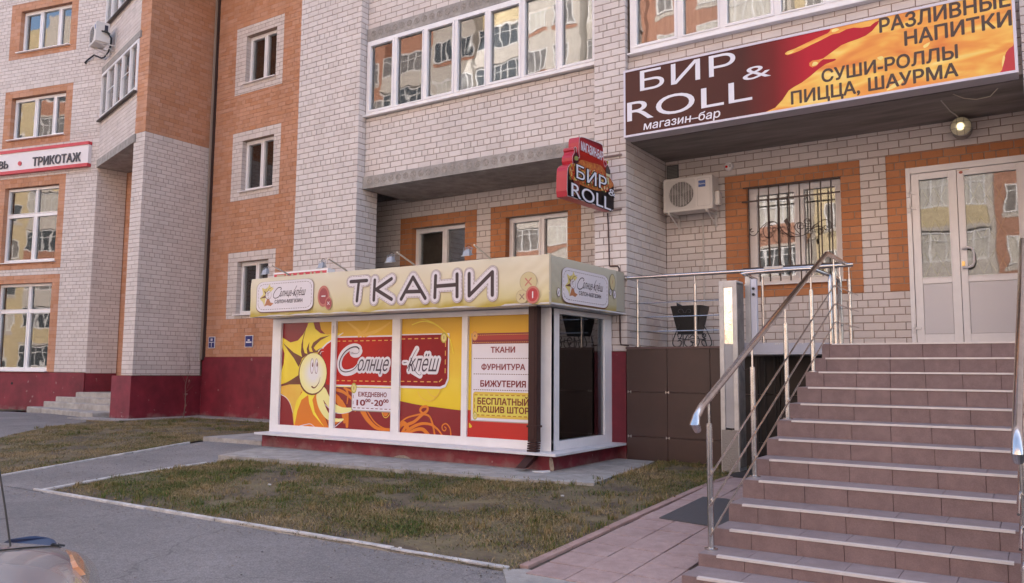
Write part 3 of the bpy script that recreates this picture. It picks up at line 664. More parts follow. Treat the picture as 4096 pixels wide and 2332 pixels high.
# wall with grille window and door
DW = (-3.47, 2.85, -2.19, 4.26); DD = (-1.385, 1.9, .3, 4.26)
wall(RW, fR, -4.71, .0, 1.9, 4.84, [(-3.79,2.66,-1.94,4.46,'O'),(-1.62,2.66,.1,4.47,'O'),(*DW,None),(*DD,None)], 'w', .06, hdr=0, thick=.16, off=.08)
window(RW, fR, *DW, (-2.76,), (), curt=(.42,.40,.33), sill=.06, fw=.075)
# balcony storeys
wall(RW, fB, -9.85, -5.2, 4.965, 6.03, [], 'w', .065, hdr=99, off=.06)
wall(RW, fB, -9.85, -5.2, 7.66, TOP, [], 'w', .06, hdr=99)
wall(RW, fW, -4.71, -.03, 4.84, 6.03, [], 'w', .06, hdr=99, off=.1)
def balcony_slab(f, s0, s1, z0, z1, nb, nf, holes, hx0, pitch, hr):
    mb = MB(); mb.fbox(f, s0, nb, z0, s1, nf, z1); o = mb.build('floor_slab', CONC, RW)
    if holes:                                    # hollow cores plugged with mortar discs, sunk a little
        for i in range(holes):
            s = hx0+i*pitch; c = f.P(s, nf, (z0+z1)/2+.005)
            k = MB(); k.lathe(c, [(hr, -.004), (hr, -.0055), (hr*.84, .006), (hr*.80, .0062)], 'y', 14); k.build('core_plug', mat('core plug', (.30,.265,.235), .95, var=.3, vscale=30, bump=.8, bscale=60), o)
    return o
balcony_slab(fB, -9.845, -5.205, 4.75, 4.965, -1.22, .045, 28, -9.68, .166, .058)
balcony_slab(fB, -9.845, -5.205, 7.43, 7.66, -.5, .03, 28, -9.68, .166, .058)
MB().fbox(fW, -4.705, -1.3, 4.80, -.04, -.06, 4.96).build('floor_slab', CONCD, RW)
# main balcony glazing
window(RW, fB, -9.83, 6.06, -5.21, 7.425, (-9.16,-8.50,-7.84,-7.20,-6.53,-5.88), (), rec=.03, curt=(.13,.12,.115), sill=.09, fw=.06, cdepth=.5, sillext=.02, label='six-mullioned white balcony glazing')
window(RW, fW, -4.66, 6.05, .2, 7.5, (-3.92,-3.33,-2.62,-2.0,-1.3,-.6), (), rec=.05, curt=(.35,.31,.29), sill=.10, fw=.075, cdepth=.4, sillext=.02)
MB().fbox(fW, -4.7, -.3, 7.5, .2, .05, 7.9).build('lintel', CONC, RW)
# plinth
pl = MB(); pl.fbox(fP, -11.43, -.3, .3, -9.83, .02, 1.87); pl.fbox(fP, -5.22, -.3, .3, -4.72, .02, 1.868); MB().fbox(fP, -.03, -.3, .2, 3.01, .02, 1.864).build('plinth', PLAS, RW); pl.box(-9.83,11.38,.3,-5.22,11.55,1.866); pl.build('plinth', PLAS, RW)
# rear mass of the wing so that the house stands as a solid
MB().box(-11.35, 11.6, .3, 3, 22, 24).build('rear_block', MORT, RW); MB().box(-11.3, 10.35, TOP, 3, 11.6, 24).build('upper_wall', BW, RW)
MB().box(-11.3,10.3,7.95,-9.9,11.6,TOP).build('upper_wall', MORT, RW)
MB().box(-11.38,10.29,1.87,-10.78,11.39,TOP).build('side_wall', MORT, RW)
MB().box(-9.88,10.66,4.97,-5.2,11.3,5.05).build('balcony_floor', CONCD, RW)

MB().box(3.01, 10.3, .3, 45, 22, 24).build('rear_block', BW, RW)  # unseen continuation of the house, extended to block the sun from behind
# door
def door():
    t = thing('entrance_door', 'white double-leaf door with tall glass panes at the top of the stairs', 'door', (-.6, 11.4, 1.9)); f = fR
    fr = MB(); fr.fbox(f,-1.385,-.06,1.9,-1.33,.03,4.26); fr.fbox(f,-1.33,-.06,4.18,.3,.03,4.26); fr.fbox(f,.13,-.06,1.9,.2,.03,4.18); fr.build('door_frame', PVC, t, bevel=.005)
    for (a, b, ga, gb) in ((-1.325,-.808,-1.235,-.905),(-.802,.125,-.725,-.165)):
        lf = MB(); n0, n1 = -.05, .012
        for q in ((a,1.93,ga,4.175),(gb,1.93,b,4.175),(ga,4.09,gb,4.175),(ga,2.74,gb,2.82),(ga,1.93,gb,2.10)): lf.fbox(f, q[0], n0, q[1], q[2], n1, q[3])
        L_ = lf.build('door_leaf', PVC, t, bevel=.004)
        bd = MB()
        for q in ((ga-.012,2.82,ga,4.09),(gb,2.82,gb+.012,4.09),(ga,4.09,gb,4.10),(ga,2.81,gb,2.82)): bd.fbox(f, q[0], .006, q[1], q[2], .020, q[3])
        bd.build('glazing_bead', PVC, L_); MB().fbox(f, ga-.002, -.03, 2.818, gb+.002, -.018, 4.092).build('pane', GLD, L_)
        MB().fbox(f, ga+.004, -.02, 2.104, gb-.004, .004, 2.736).build('infill_panel', PVCG, L_)
        # folding security lattice behind the glass
        lt = MB(); wq = .018
        for z in (3.0, 3.42, 3.84):
            for k in range(int((gb-ga)/.14)+1):
                s = ga+.02+k*.14
                if s+.14 > gb+.02: break
                for sg in (1, -1):
                    p = [f.P(s, -.09, z-.15*sg), f.P(s+.14, -.09, z+.15*sg)]; lt.tube(p, .006, 5)
        lt.build('security_lattice', mat('brass lattice', (.35,.25,.12), .5), L_)
        MB().fbox(f, ga-.05, -.3, 2.7, gb+.05, -.29, 4.15).build('dark_hall', mat('dark hall', (.05,.045,.04), .9), L_)
    hd = MB(); s = -.70
    hd.tube([f.P(s-.07,.012,3.16), f.P(s-.07,.055,3.16), f.P(s-.02,.075,3.165), f.P(s+.03,.08,3.15), f.P(s+.05,.08,3.10), f.P(s+.05,.08,2.98), f.P(s+.03,.08,2.93), f.P(s-.02,.075,2.915), f.P(s-.07,.055,2.92), f.P(s-.07,.012,2.92)], .014, 10)
    hd.build('handle', PVCG, t, smooth=True)
    MB().fbox(f,-.79,.012,2.94,-.755,.02,3.0).build('lock_plate', mat('brass', (.6,.42,.18), .3, 1), t)
    for z in (3.93, 3.73, 2.18):
        h = MB(); h.fbox(f,-1.375,.03,z-.06,-1.345,.06,z-.01); h.fbox(f,-1.375,.03,z+.0,-1.345,.055,z+.05); h.fbox(f,-1.345,.0125,z-.02,-1.27,.03,z+.012); h.build('hinge', PVC, t, bevel=.003)
    st = Art(f, t, .0135); st.ell(-.755, 4.13, .022, .018, mat('red sticker', (.45,.12,.08)), 'sticker'); st.rect(-.80, 4.152, -.66, 4.157, mat('gold sticker', (.6,.45,.15)), 'sticker'); st.flush()
    return t
door()

# grille in front of the bar window
gt = thing('window_grille', 'brown iron bar grille with curled scrollwork over the bar window', 'window grille', (-2.8, 11.3, 2.95)); fG = frY(11.33)
def gq(x, y): s, z = fG.hit(ZQ(x, y)); return fG.P(s, 0, z)
for xt, xb, yt, yb in ((245,268,275,1125),(350,378,262,1262),(456,486,250,1258),(562,596,238,1253),(669,705,225,1248),(780,815,212,1245),(890,925,198,1120),(1006,1042,185,1200),(1118,1150,172,1110)):
    a, b = gq(xt, yt), gq(xb, yb); s = (a[0]+b[0])/2
    MB().box(s-.008, 11.322, b[2], s+.008, 11.338, a[2]).build('bar', BROWNM, gt)
for (x0, y0, x1, y1) in ((190,275,1210,155),(180,425,1218,308),(195,1128,1250,1058)):
    a, b = gq(x0, y0), gq(x1, y1); MB().box(a[0], 11.318, (a[2]+b[2])/2-.009, b[0], 11.342, (a[2]+b[2])/2+.009).build('rail', BROWNM, gt)
for pts in ([(308,730),(285,738),(275,720),(290,703),(268,715),(265,750),(290,775),(330,768),(380,700),(450,640),(520,627),(570,665),(620,730),(680,775),(760,788),(850,765),(920,700),(990,640),(1060,608),(1110,625),(1132,670),(1110,712),(1072,715),(1050,690),(1070,668),(1092,685)],
            [(470,760),(480,745),(500,752),(500,785),(470,800),(430,785),(408,730),(425,680),(470,645),(510,632)],
            [(480,690),(495,700),(515,690),(505,670),(480,668),(470,690)],[(530,735),(515,735),(508,715),(525,695),(560,700),(600,740),(660,780),(720,788)],
            [(800,690),(790,680),(800,668),(830,665),(838,690),(810,705),(770,690),(785,640),(830,650)],[(660,680),(700,735),(760,765),(800,765),(745,700),(760,650),(800,638),(838,655)],
            [(885,635),(875,625),(890,615),(905,640),(870,655),(840,630),(860,600),(895,605),(915,650),(900,680),(845,670)],
            [(1030,725),(1015,715),(1030,705),(1045,725),(1025,742),(1003,725),(1015,700),(1045,690),(1000,676),(950,690),(915,715)]):
    P = [gq(x, y) for x, y in cr(pts, False, 4)]; P = [(x, y-.022, z) for x, y, z in P]
    MB().tube(P, .0055, 6).build('scroll', BROWNM, gt, smooth=True)
fl = MB(); P = [gq(*p) for p in ((628,625),(662,590),(690,680),(675,690))]; fl.hexa([(x, 11.29, z) for x, _, z in P]+[(x, 11.315, z) for x, _, z in P]); fl.build('iron_flower', BROWNM, gt)
fl = MB(); P = [gq(*p) for p in ((875,765),(900,748),(912,785),(888,818))]; fl.hexa([(x, 11.29, z) for x, _, z in P]+[(x, 11.315, z) for x, _, z in P]); fl.build('iron_flower', mat('worn gold leaf', (.22,.13,.05), .5), gt)

# air conditioner on the bar wall
ACW = mat('cream plastic case', (.62,.58,.55), .45, var=.04, vscale=6)
def aircon():
    t = thing('air_conditioner', 'cream outdoor air conditioner unit with round fan grille beside the bar window', 'air conditioner', (-4.2, 11.2, 3.9)); f = frY(11.0)
    x0, x1, z0, z1 = -4.59, -3.84, 3.93, 4.43
    MB().box(x0, 11.0, z0, x1, 11.27, z1).build('case', ACW, t, bevel=.012)
    MB().box(x1+.001, 11.08, z0+.06, x1+.07, 11.22, z0+.27).build('valve_cover', ACW, t, bevel=.02)
    a = Art(f, t, .0015); cx, cz, R = -4.31, 4.185, .185
    a.rrect(x0+.035, z0+.03, -4.09, z1-.03, .04, mat('fan panel', (.55,.515,.49), .5), 'fan_panel'); a.ell(cx, cz, R+.012, R+.012, mat('fan rim', (.45,.42,.40), .5), 'fan_rim'); a.ell(cx, cz, R, R, mat('fan hollow', (.07,.062,.058), .8), 'fan_hollow'); 
    a.rrect(-4.065, z0+.05, x1-.03, z1-.04, .02, mat('side panel line', (.42,.39,.37), .5), 'side_panel'); a.rrect(-4.06, z0+.055, x1-.035, z1-.045, .02, ACW, 'side_panel')
    a.rect(-4.045, z1-.17, x1-.10, z1-.075, mat('blue label', (.03,.08,.28), .4), 'label'); a.flush()
    for k in range(3):
        an = k*2.094+.6; MB().hexa([f.P(cx+r*math.cos(an+d), .006+n_, cz+r*math.sin(an+d)) for n_ in (0, .002) for r, d in ((.03,-.5),(.17,-.25),(.17,.45),(.03,.5))]).build('fan_blade', mat('fan blade', (.16,.145,.135), .5), t)
    gr = MB()
    for k in range(23):
        z = cz-R+.008+k*(2*R-.016)/22; q = math.sqrt(max(.0001, R*R-(z-cz)**2)); gr.box(cx-q-.005, 10.972, z-.0017, cx+q+.005, 10.975, z+.0017)
    for k in range(9): x = cx-R+.02+k*(2*R-.04)/8; q = math.sqrt(max(.0001, R*R-(x-cx)**2)); gr.box(x-.002, 10.975, cz-q, x+.002, 10.98, cz+q)
    gr.build('fan_guard', ACW, t)
    text(f, t, 'Electrolux', (-4.038, z1-.135), (x1-.105, z1-.135), (-4.038, z1-.108), mat('label white', (.8,.8,.8)), .006)
    for x in (x0+.08, x1-.10):
        b = MB(); b.box(x, 10.98, z0-.03, x+.03, 11.38, z0-.002); b.tube([(x+.015, 11.02, z0-.03),(x+.015, 11.38, z0-.18)], .012, 6); b.box(x, 11.37, z0-.2, x+.03, 11.395, z0+.03); b.build('bracket', ACW, t)
    return t
aircon()
tag(MB().tube([(-4.12,11.37,3.85),(-4.12,11.37,2.5),(-4.115,11.37,1.95)], .012, 8).build('drain_pipe', mat('cream pipe', (.55,.50,.46), .5)), 'thin cream conduit running down the brick below the air conditioner', 'pipe')
vt = thing('vent_grille', 'small grey louvred vent high in the brick corner above air conditioner', 'vent', (-4.6, 11.39, 4.64))
MB().box(-4.69,11.385,4.54,-4.50,11.40,4.745).build('frame', mat('grey vent', (.12,.115,.11), .7), vt)
for k in range(8): MB().box(-4.675,11.376,4.555+k*.022,-4.515,11.386,4.565+k*.022).build('slat', mat('grey slat', (.22,.21,.20), .6), vt)
al = thing('alarm_sounder', 'round white alarm sounder with red light above the barred window', 'alarm', (-3.715, 11.38, 4.6))
MB().lathe((-3.715,11.39,4.6), [(.066,.0),(.066,-.03),(.055,-.045),(.03,-.05)], 'y', 24).build('housing', PVC, al, smooth=True)
MB().lathe((-3.74,11.345,4.595), [(.02,0),(.018,-.012),(.008,-.017)], 'y', 14).build('red_lens', mat('red lens', (.7,.02,.02), .2), al)
sp = MB()
for k in range(4): sp.box(-3.705,11.336,4.585+k*.011,-3.672,11.341,4.590+k*.011)
sp.build('speaker_slots', mat('grey slat', (.22,.21,.20)), al)
# round bulkhead lamp, lit
lp = thing('bulkhead_lamp', 'round caged lamp glowing warm under the balcony near the door', 'lamp', (-.71, 11.2, 4.66))
LC = (-.715, 11.17, 4.655)
MB().lathe(LC, [(.115,.19),(.118,.0),(.122,-.005),(.122,-.02)], 'y', 28).build('body', mat('grey lamp body', (.30,.28,.26), .6), lp, smooth=True)
lm = mat('lamp glass', (.62,.55,.40), .35); MB().lathe(LC, [(.112,-.02),(.105,-.055),(.08,-.085),(.04,-.10),(.012,-.104)], 'y', 28).build('glass_dome', lm, lp, smooth=True)
b = lm.node_tree.nodes['Principled BSDF']; b.inputs['Transmission Weight'].default_value = .0
ge = lm.node_tree.nodes.new('ShaderNodeNewGeometry'); vm = lm.node_tree.nodes.new('ShaderNodeVectorMath'); vm.operation = 'DISTANCE'; vm.inputs[1].default_value = (-.715, 11.07, 4.635)
mr = lm.node_tree.nodes.new('ShaderNodeMapRange'); mr.inputs['From Min'].default_value = .008; mr.inputs['From Max'].default_value = .055; mr.inputs['To Min'].default_value = .9; mr.inputs['To Max'].default_value = .012
lm.node_tree.links.new(ge.outputs['Position'], vm.inputs[0]); lm.node_tree.links.new(vm.outputs['Value'], mr.inputs['Value']); lm.node_tree.links.new(mr.outputs[0], b.inputs['Emission Strength']); b.inputs['Emission Color'].default_value = (1,.82,.45,1)
cg = MB()
for k in (-.04,.04):
    cg.tube([(LC[0]+k*1.0+.0, LC[1]-.03-.08*math.cos(t), LC[2]+.115*math.sin(t)) for t in np.linspace(-1.4,1.4,11)], .0025, 5)
    cg.tube([(LC[0]+.115*math.sin(t), LC[1]-.033-.08*math.cos(t), LC[2]+k) for t in np.linspace(-1.4,1.4,11)], .0025, 5)
cg.build('wire_guard', mat('guard wire', (.25,.22,.18), .5, .8), lp)
MB().tube([(-.85,10.35,4.775),(-.80,10.9,4.79),(-.76,11.05,4.785),(-.735,11.16,4.765)], .008, 6).build('conduit', mat('cream pipe', (.55,.50,.46)), lp)
tag(MB().tube([(-.72,10.25,4.80),(-.62,10.35,4.76),(-.5,10.42,4.745),(-.36,10.40,4.75),(-.28,10.3,4.80)], .005, 6).build('hanging_wire', mat('cream wire', (.55,.48,.38), .6)), 'loose cream wire looping down from the soffit beside the lamp', 'wire')

# ================================================================== LEFT WING (corner bay, orange wall, far facade)
LW = thing('apartment_building', 'orange and white brick wing with the corner bay and the knitwear shop on the left', 'building', (-17.3, 10.5, .43))
XB = -17.2; fO = frY(12.32); fBay = frY(10.5); fBs = Fr(XB, 0, 90); fL = Fr(-20.71, 11.36, 13.3); fD = Fr(-20.71, 11.36, -15.4)
def ring(o, i, key): return [(o[0],o[1],o[2],o[3],key),(i[0],i[1],i[2],i[3],None)]
OWN = [((-16.42,8.30,-14.68,10.02),(-16.04,8.53,-14.93,9.76)),((-16.41,5.64,-14.66,7.34),(-16.04,5.84,-14.90,7.11)),((-16.39,2.77,-14.69,4.37),(-16.04,2.86,-14.93,4.14))]
wall(LW, fO, -17.12, -10.9, 1.87, TOP, [z for o_, i_ in OWN for z in ring(o_, i_, 'w')], 'o', .04, hdr=4, thick=.2)
for _, q in OWN: window(LW, fO, q[0], q[1]+.01, q[2], q[3], ((q[0]+q[2])/2+.05,), (), curt=(.34,.33,.32), sill=.07, rec=-.13)
wall(LW, fBay, -17.62, XB, 7.08, TOP+1, [], 'o', .06, thick=.12); wall(LW, fBay, -17.64, XB, 1.42, 7.08, [], 'w', .06, thick=.12)
wall(LW, fBs, 10.51, 12.25, 7.08, TOP+1, [], 'o', .06, hdr=1, thick=.12); wall(LW, fBs, 10.51, 12.25, 1.42, 7.08, [], 'w', .06, hdr=1, thick=.12)
MB().box(-17.195,12.25,1.8,-17.125,12.34,TOP+1).build('expansion_joint', mat('dark joint strip', (.06,.035,.03), .9), LW)
MB().box(-17.17,12.20,1.8,-17.14,12.26,TOP+1).build('joint_cover', mat('joint cover', (.34,.27,.22), .7), LW)
# far facade with orange framed windows
LWN = [((-3.59,10.26,-1.04,11.9),(-3.21,10.43,-1.29,11.66)),((-3.61,7.69,-1.055,9.33),(-3.35,7.90,-1.30,9.13)),((-3.6,4.24,-1.11,6.80),(-3.36,4.42,-1.34,6.54)),((-3.6,1.46,-1.10,4.07),(-3.42,1.47,-1.37,3.85))]
wall(LW, fL, -9.0, -.0, 1.46, 12.6, [z for o_, i_ in LWN for z in ring(o_, i_, 'o')], 'w', .06, hdr=1, thick=.3)
window(LW, fL, -3.21,10.44,-1.29,11.66,(-2.52,-1.83),(), curt=(.20,.19,.18), sill=.08)
window(LW, fL, -3.34,7.91,-1.31,9.12,(-2.50,-1.82),(), curt=(.20,.20,.17), sill=.08)
window(LW, fL, -3.36,4.43,-1.34,6.53,(-2.27,),(5.77,), curt=(.26,.25,.20), sill=.08)
window(LW, fL, -3.42,1.49,-1.37,3.85,(-2.28,),(3.11,), curt=(.28,.23,.21), sill=.09)
# balcony wall spanning from the facade corner to the bay
wall(LW, fD, 0.01, 3.24, 7.07, 8.13, [], 'w', .07, hdr=99, joint=.011, thick=.12)
wall(LW, fD, 0.01, 3.24, 9.60, 10.70, [], 'w', .10, hdr=99, joint=.011, thick=.12)
for z0, z1, yb in ((6.87,7.07,13.2),(9.43,9.60,11.0)):
    q = [fD.P(-.02,.03,0)[:2], fD.P(3.28,.03,0)[:2], (-17.5, yb if yb < 12 else 13.2), (-20.4, yb+.6 if yb < 12 else 13.2)]; k = MB(); k.poly([(*p, z0) for p in q[::-1]]); k.poly([(*p, z1) for p in q])
    for i in range(4): j = (i+1) % 4; k.poly([(*q[i], z0), (*q[j], z0), (*q[j], z1), (*q[i], z1)])
    fix_normals(k.build('floor_slab', CONC, LW))
window(LW, fD, .0, 8.15, 3.2, 9.42, (.64,1.30,1.94,2.60), (), rec=.03, curt=(.15,.14,.13), sill=.05, fw=.05, cdepth=.4, sillext=0)
window(LW, fD, .0, 10.72, 3.2, 12.1, (.64,1.30,1.94,2.60), (), rec=.03, curt=(.15,.14,.13), sill=.05, fw=.05, cdepth=.4, sillext=0)
for s0_, s1_ in ((.66,1.27),(1.97,2.57)): MB().fbox(fD, s0_, .035, 8.76, s1_, .045, 8.785).build('sash_bar', PVC, LW)
for z in (8.13, 10.70): MB().fbox(fD, -.01, .02, z-.035, 3.22, .1, z+.0).build('drip_flashing', mat('dark flashing', (.08,.06,.05), .6), LW)
# doorway recess under the balcony
ret = Fr(-20.71, 11.36, 78); SR_ = ret.hit((508,700))[0]; YR_ = ret.P(SR_,0,0)[1]
wall(LW, ret, .01, SR_, 1.44, 6.87, [], 'w', .06, thick=.3)
wall(LW, frY(YR_+.02), -21.0, -17.64, .9, 6.87, [], 'o', .06, thick=.2)
p = MB(); p.fbox(fL, -9.0, -.3, .2, .0, .03, 1.45); p.fbox(ret, 0.0, -.2, .2, SR_, .02, 1.44); p.box(-17.98,10.48,.3,-17.20,10.9,1.41)
p.box(-17.98,10.9,.3,-17.205,12.3,1.408); p.box(-17.2,12.3,.3,-10.9,12.6,1.868); p.build('plinth', PLAS, LW)
MB().box(-17.62,10.62,1.41,-17.33,13.4,12.1).build('bay_core', MORT, LW); MB().box(-22,13.5,.3,-11,20,24).build('rear_block', MORT, LW)
MB().box(-17.6,10.52,12.1,-11,13.5,24).build('upper_wall', BO, LW)
MB().fbox(fL, -45, -12, .3, -9.01, -.02, 24).build('rear_block', BW, LW)  # house carried on out of view, so its mass keeps the street shaded
fu = MB(); fu.fbox(fL, -9, -6, 12.62, 3, -.02, 24); fu.build('upper_wall', BW, LW); fu = MB(); fu.fbox(fL, -9, -6, .3, -.3, -.32, 12.6); fu.build('room_mass', MORT, LW)
MB().tube([fL.P(-2.55,.032,1.15),fL.P(-2.55,.036,1.15)], .035, 10).build('vent_hole', mat('black hole', (.01,.01,.01)), LW)
# far entrance steps
st = thing('entrance_steps', 'four worn concrete steps leading into the far left doorway recess', 'steps', (-20, 11, .4))
for z1, a, b, bk in ((.555,(-22.4,10.78),(-18.3,10.25),0),(.70,(-22.0,11.0),(-17.99,10.75),0),(.83,(-21.6,11.1),(-17.99,11.1),0),(.96,(-21.25,11.25),(-17.99,11.5),0)):
    ya, yb = a[1], b[1]; mb = MB(); mb.hexa([(a[0],ya,.3),(a[0]+.35,12.9,.3),(-17.985,12.9,.3),(b[0],yb,.3),(a[0],ya,z1),(a[0]+.35,12.9,z1),(-17.985,12.9,z1),(b[0],yb,z1)])
    mb.build('step', mat('worn step concrete', (.38,.345,.31), .9, var=.22, vscale=4, bump=.5, bscale=30), st, bevel=.02)
# sapling
sp = thing('bare_sapling', 'thin leafless sapling growing beside the burgundy corner plinth', 'sapling', (-16.3, 11.3, .44))
tr = MB(); sx, sy = onZ((733,1672), .45)[:2]; sy = 11.2; sx = onY((733,1672), 11.2)[0]
tr.tube([(sx,sy,.44),(sx+.05,sy,.8),(sx+.02,sy,1.2),(sx+.12,sy+.02,1.6),(sx+.1,sy,2.0)], .010, 6, r2=.003); tr.build('stem', mat('sapling bark', (.16,.11,.09), .9), sp)
for k in range(14):
    z = .7+k*.09; s = random.choice((-1,1)); q = MB(); x = sx+.05+random.uniform(-.02,.04); q.tube([(x,sy,z),(x+s*random.uniform(.06,.16),sy+random.uniform(-.1,.1),z+random.uniform(.12,.3))], .003, 4, r2=.001); q.build('twig', MATS['sapling bark'], sp)
# left air conditioner
ac = thing('air_conditioner', 'dusty cream air conditioner on wall bracket high between far window and balcony', 'air conditioner', fD.P(.85, .3, 9.88))
f = fD; MB().fbox(f, .52, .18, 9.88, 1.15, .50, 10.40).build('case', ACW, ac, bevel=.01)
a_ = Art(f, ac, .502); a_.ell(.76, 10.14, .20, .20, mat('fan hollow', (.07,.062,.058)), 'fan_hollow'); a_.rect(1.03,10.2,1.1,10.32,mat('blue label', (.03,.08,.28)),'label'); a_.flush()
k = MB()
for i in range(15): z = 9.96+i*.025; k.fbox(f, .57, .506, z, .95, .51, z+.006)
k.build('fan_guard', ACW, ac)
for s in (.60, 1.08):
    k = MB(); k.fbox(f, s, .0, 9.85, s+.03, .48, 9.878); k.fbox(f, s, .0, 9.80, s+.03, .025, 10.35); k.tube([f.P(s+.015,.46,9.86), f.P(s+.015,.01,9.72)], .01, 6); k.build('bracket', ACW, ac)
k = MB(); k.fbox(f, 1.151, .22, 10.18, 1.157, .30, 10.33); k.build('valve_label', mat('dark label', (.03,.03,.05)), ac)
k = MB(); k.tube([f.P(1.151,.36,10.16),f.P(1.20,.32,10.14),f.P(1.21,.24,10.12),f.P(1.18,.14,10.02),f.P(1.0,.10,9.90),f.P(.7,.08,9.80),f.P(.35,.08,9.78),f.P(.05,.08,9.84),fL.P(-.30,.06,9.98),fL.P(-.55,.04,9.88),fL.P(-.64,.03,9.82),fL.P(-.62,0,9.79)], .020, 8)
k.tube([f.P(1.151,.30,10.18),f.P(1.22,.28,10.16),f.P(1.22,.18,10.10)], .016, 7); k.build('insulated_pipes', RUBB, ac, smooth=True)
# blue utility plates
UB = mat('enamel blue', (.02,.025,.16), .35); UWH = mat('enamel white', (.72,.72,.75), .4)
for (x0, x1, z0, z1, lab, kd) in ((-16.98,-16.74,2.08,2.36,'small blue utility plate with a letter K over a T mark', 0),(-15.62,-15.34,2.09,2.37,'small blue utility plate with two short white bars', 1)):
    t = thing('utility_plate', lab, 'plate', ((x0+x1)/2, 12.3, z0), 'blue utility plates on the orange wall'); MB().box(x0,12.297,z0,x1,12.312,z1).build('plate', UWH, t)
    a_ = Art(frY(12.297), t, .0015); a_.rect(x0+.014,z0+.014,x1-.014,z1-.014,UB,'blue_field'); m_ = (x0+x1)/2
    if kd == 0:
        a_.rect(m_-.10,z0+.135,m_+.085,z0+.152,UWH,'mark'); a_.rect(m_-.012,z0+.03,m_+.008,z0+.135,UWH,'mark'); a_.rect(m_-.04,z0+.18,m_+.035,z0+.235,UWH,'mark'); a_.flush(); text(frY(12.297), t, 'К', (m_-.018,z0+.19), (m_+.016,z0+.19), (m_-.018,z0+.228), UB, .009)
    else: a_.rect(m_-.10,z0+.105,m_+.10,z0+.135,UWH,'mark'); a_.rect(m_-.04,z0+.155,m_+.035,z0+.185,UWH,'mark'); a_.flush()
# knitwear sign
SW = mat('sign white', (.74,.69,.70), .45); SR = mat('sign red', (.55,.035,.055), .4); SD = mat('dark letters', (.05,.045,.06), .4)
ks = thing('shop_sign', 'long white fascia sign with red edges reading ТРИКОТАЖ on the far facade', 'sign', fL.P(-3, .1, 6.9))
MB().fbox(fL, -9, .0, 6.92, -.245, .10, 7.58).build('box', SW, ks)
for z in (6.91, 7.50): k = MB(); k.fbox(fL, -9, .0, z, -.24, .12, z+.085); k.build('red_rail', SR, ks)
text(fL, ks, 'ТРИКОТАЖ', ZA(268,1382), ZA(665,1337), ZA(262,1312), SD, .125, z=ZA, base=.12, bold=.018, ext=.02, name='letters')
text(fL, ks, 'ВЬ', ZA(-12,1408), ZA(62,1398), ZA(-12,1346), SD, .125, z=ZA, base=.12, bold=.018, ext=.02, name='letters')
s_, z_ = fL.hit(ZA(162,1360), .12); MB().lathe((0,0,0), [(.065,0),(.065,.02)], 'y', 20).build('tmp', SR, ks)
d = bpy.data.objects['tmp']; bpy.data.objects.remove(d); MB().tube([fL.P(s_,.10,z_), fL.P(s_,.125,z_)], .062, 20).build('red_dot', SR, ks)

# ================================================================== FABRIC KIOSK
KI = thing('fabric_kiosk', 'glazed white kiosk wrapped in red and yellow sunny window prints', 'kiosk', (-7.4, 9, .43)); fK = frY(8.33); fKs = Fr(-4.93, 0, 90)
b = MB(); b.box(-9.93, 8.2, .3, -4.84, 9.97, .62); b.build('plinth', PLAS, KI, bevel=.006)
pa = Art(frY(8.2), KI, .0015); PS = mat('bare plaster patch', (.30,.26,.22), .95, var=.3, vscale=20)
pa.fill(cr([frY(8.2).hit(ZN(*q)) for q in ((1455,1140),(1480,1150),(1492,1200),(1500,1270),(1462,1270),(1450,1200))], True, 3), PS, 'plaster_patch')
pa.fill(cr([frY(8.2).hit(ZM(*q)) for q in ((1650,1140),(1700,1118),(1770,1117),(1830,1150),(1740,1158))], True, 3), PS, 'plaster_patch'); pa.flush()
s = MB(); s.hexa([(-9.97,8.08,.615),(-10.3,9.9,.63),(-4.70,9.97,.65),(-4.72,8.08,.625),(-9.97,8.08,.64),(-10.3,9.9,.665),(-4.70,9.97,.675),(-4.72,8.08,.65)]) if False else s.box(-9.97,8.08,.615,-4.72,9.965,.645); s.build('window_sill', mat('sill white', (.66,.64,.66), .4, var=.07, vscale=5), KI, bevel=.003)
fr = MB(); Z0, Z1 = .646, 2.36
def kb(s0, z0, s1, z1, n0=-.07, n1=0.0): fr.fbox(fK, s0, n0, z0, s1, n1, z1)
kb(-9.93,Z0,-9.74,Z1); kb(-9.74,Z0,-4.93,.755); kb(-9.74,2.292,-4.93,Z1)
for a, b in ((-8.655,-8.565),(-7.475,-7.33),(-6.275,-6.185),(-5.245,-4.93)): kb(a,.755,b,2.292)
FRM = fr.build('window_frame', PVC, KI, bevel=.004)
sd = MB()
def ks_(y0, z0, y1, z1): sd.fbox(fKs, y0, -.07, z0, y1, 0, z1)
ks_(8.335,Z0,8.53,Z1); ks_(8.53,Z0,9.96,.755); ks_(8.53,2.30,9.96,Z1); ks_(9.75,.755,9.96,2.30); sd.build('window_frame', PVC, KI, bevel=.004)
MB().fbox(fKs, 8.53, -.045, .755, 9.75, -.03, 2.30).build('pane', GLK, KI)
MB().box(-9.9, 8.36, .65, -9.84, 9.96, 2.36).build('side_panel', PVC, KI)
for s in (-8.61,): MB().fbox(fK, s-.012, .001, 2.12, s+.012, .012, 2.23).build('vent_latch', PVCG, KI)
MB().box(-9.9, 9.90, .65, -5.0, 9.95, 2.36).build('back_wall', mat('kiosk inner wall', (.06,.055,.055), .9), KI)
MB().box(-9.86, 8.4, .66, -5.02, 9.9, .68).build('floor', mat('kiosk floor', (.05,.045,.04), .8), KI)
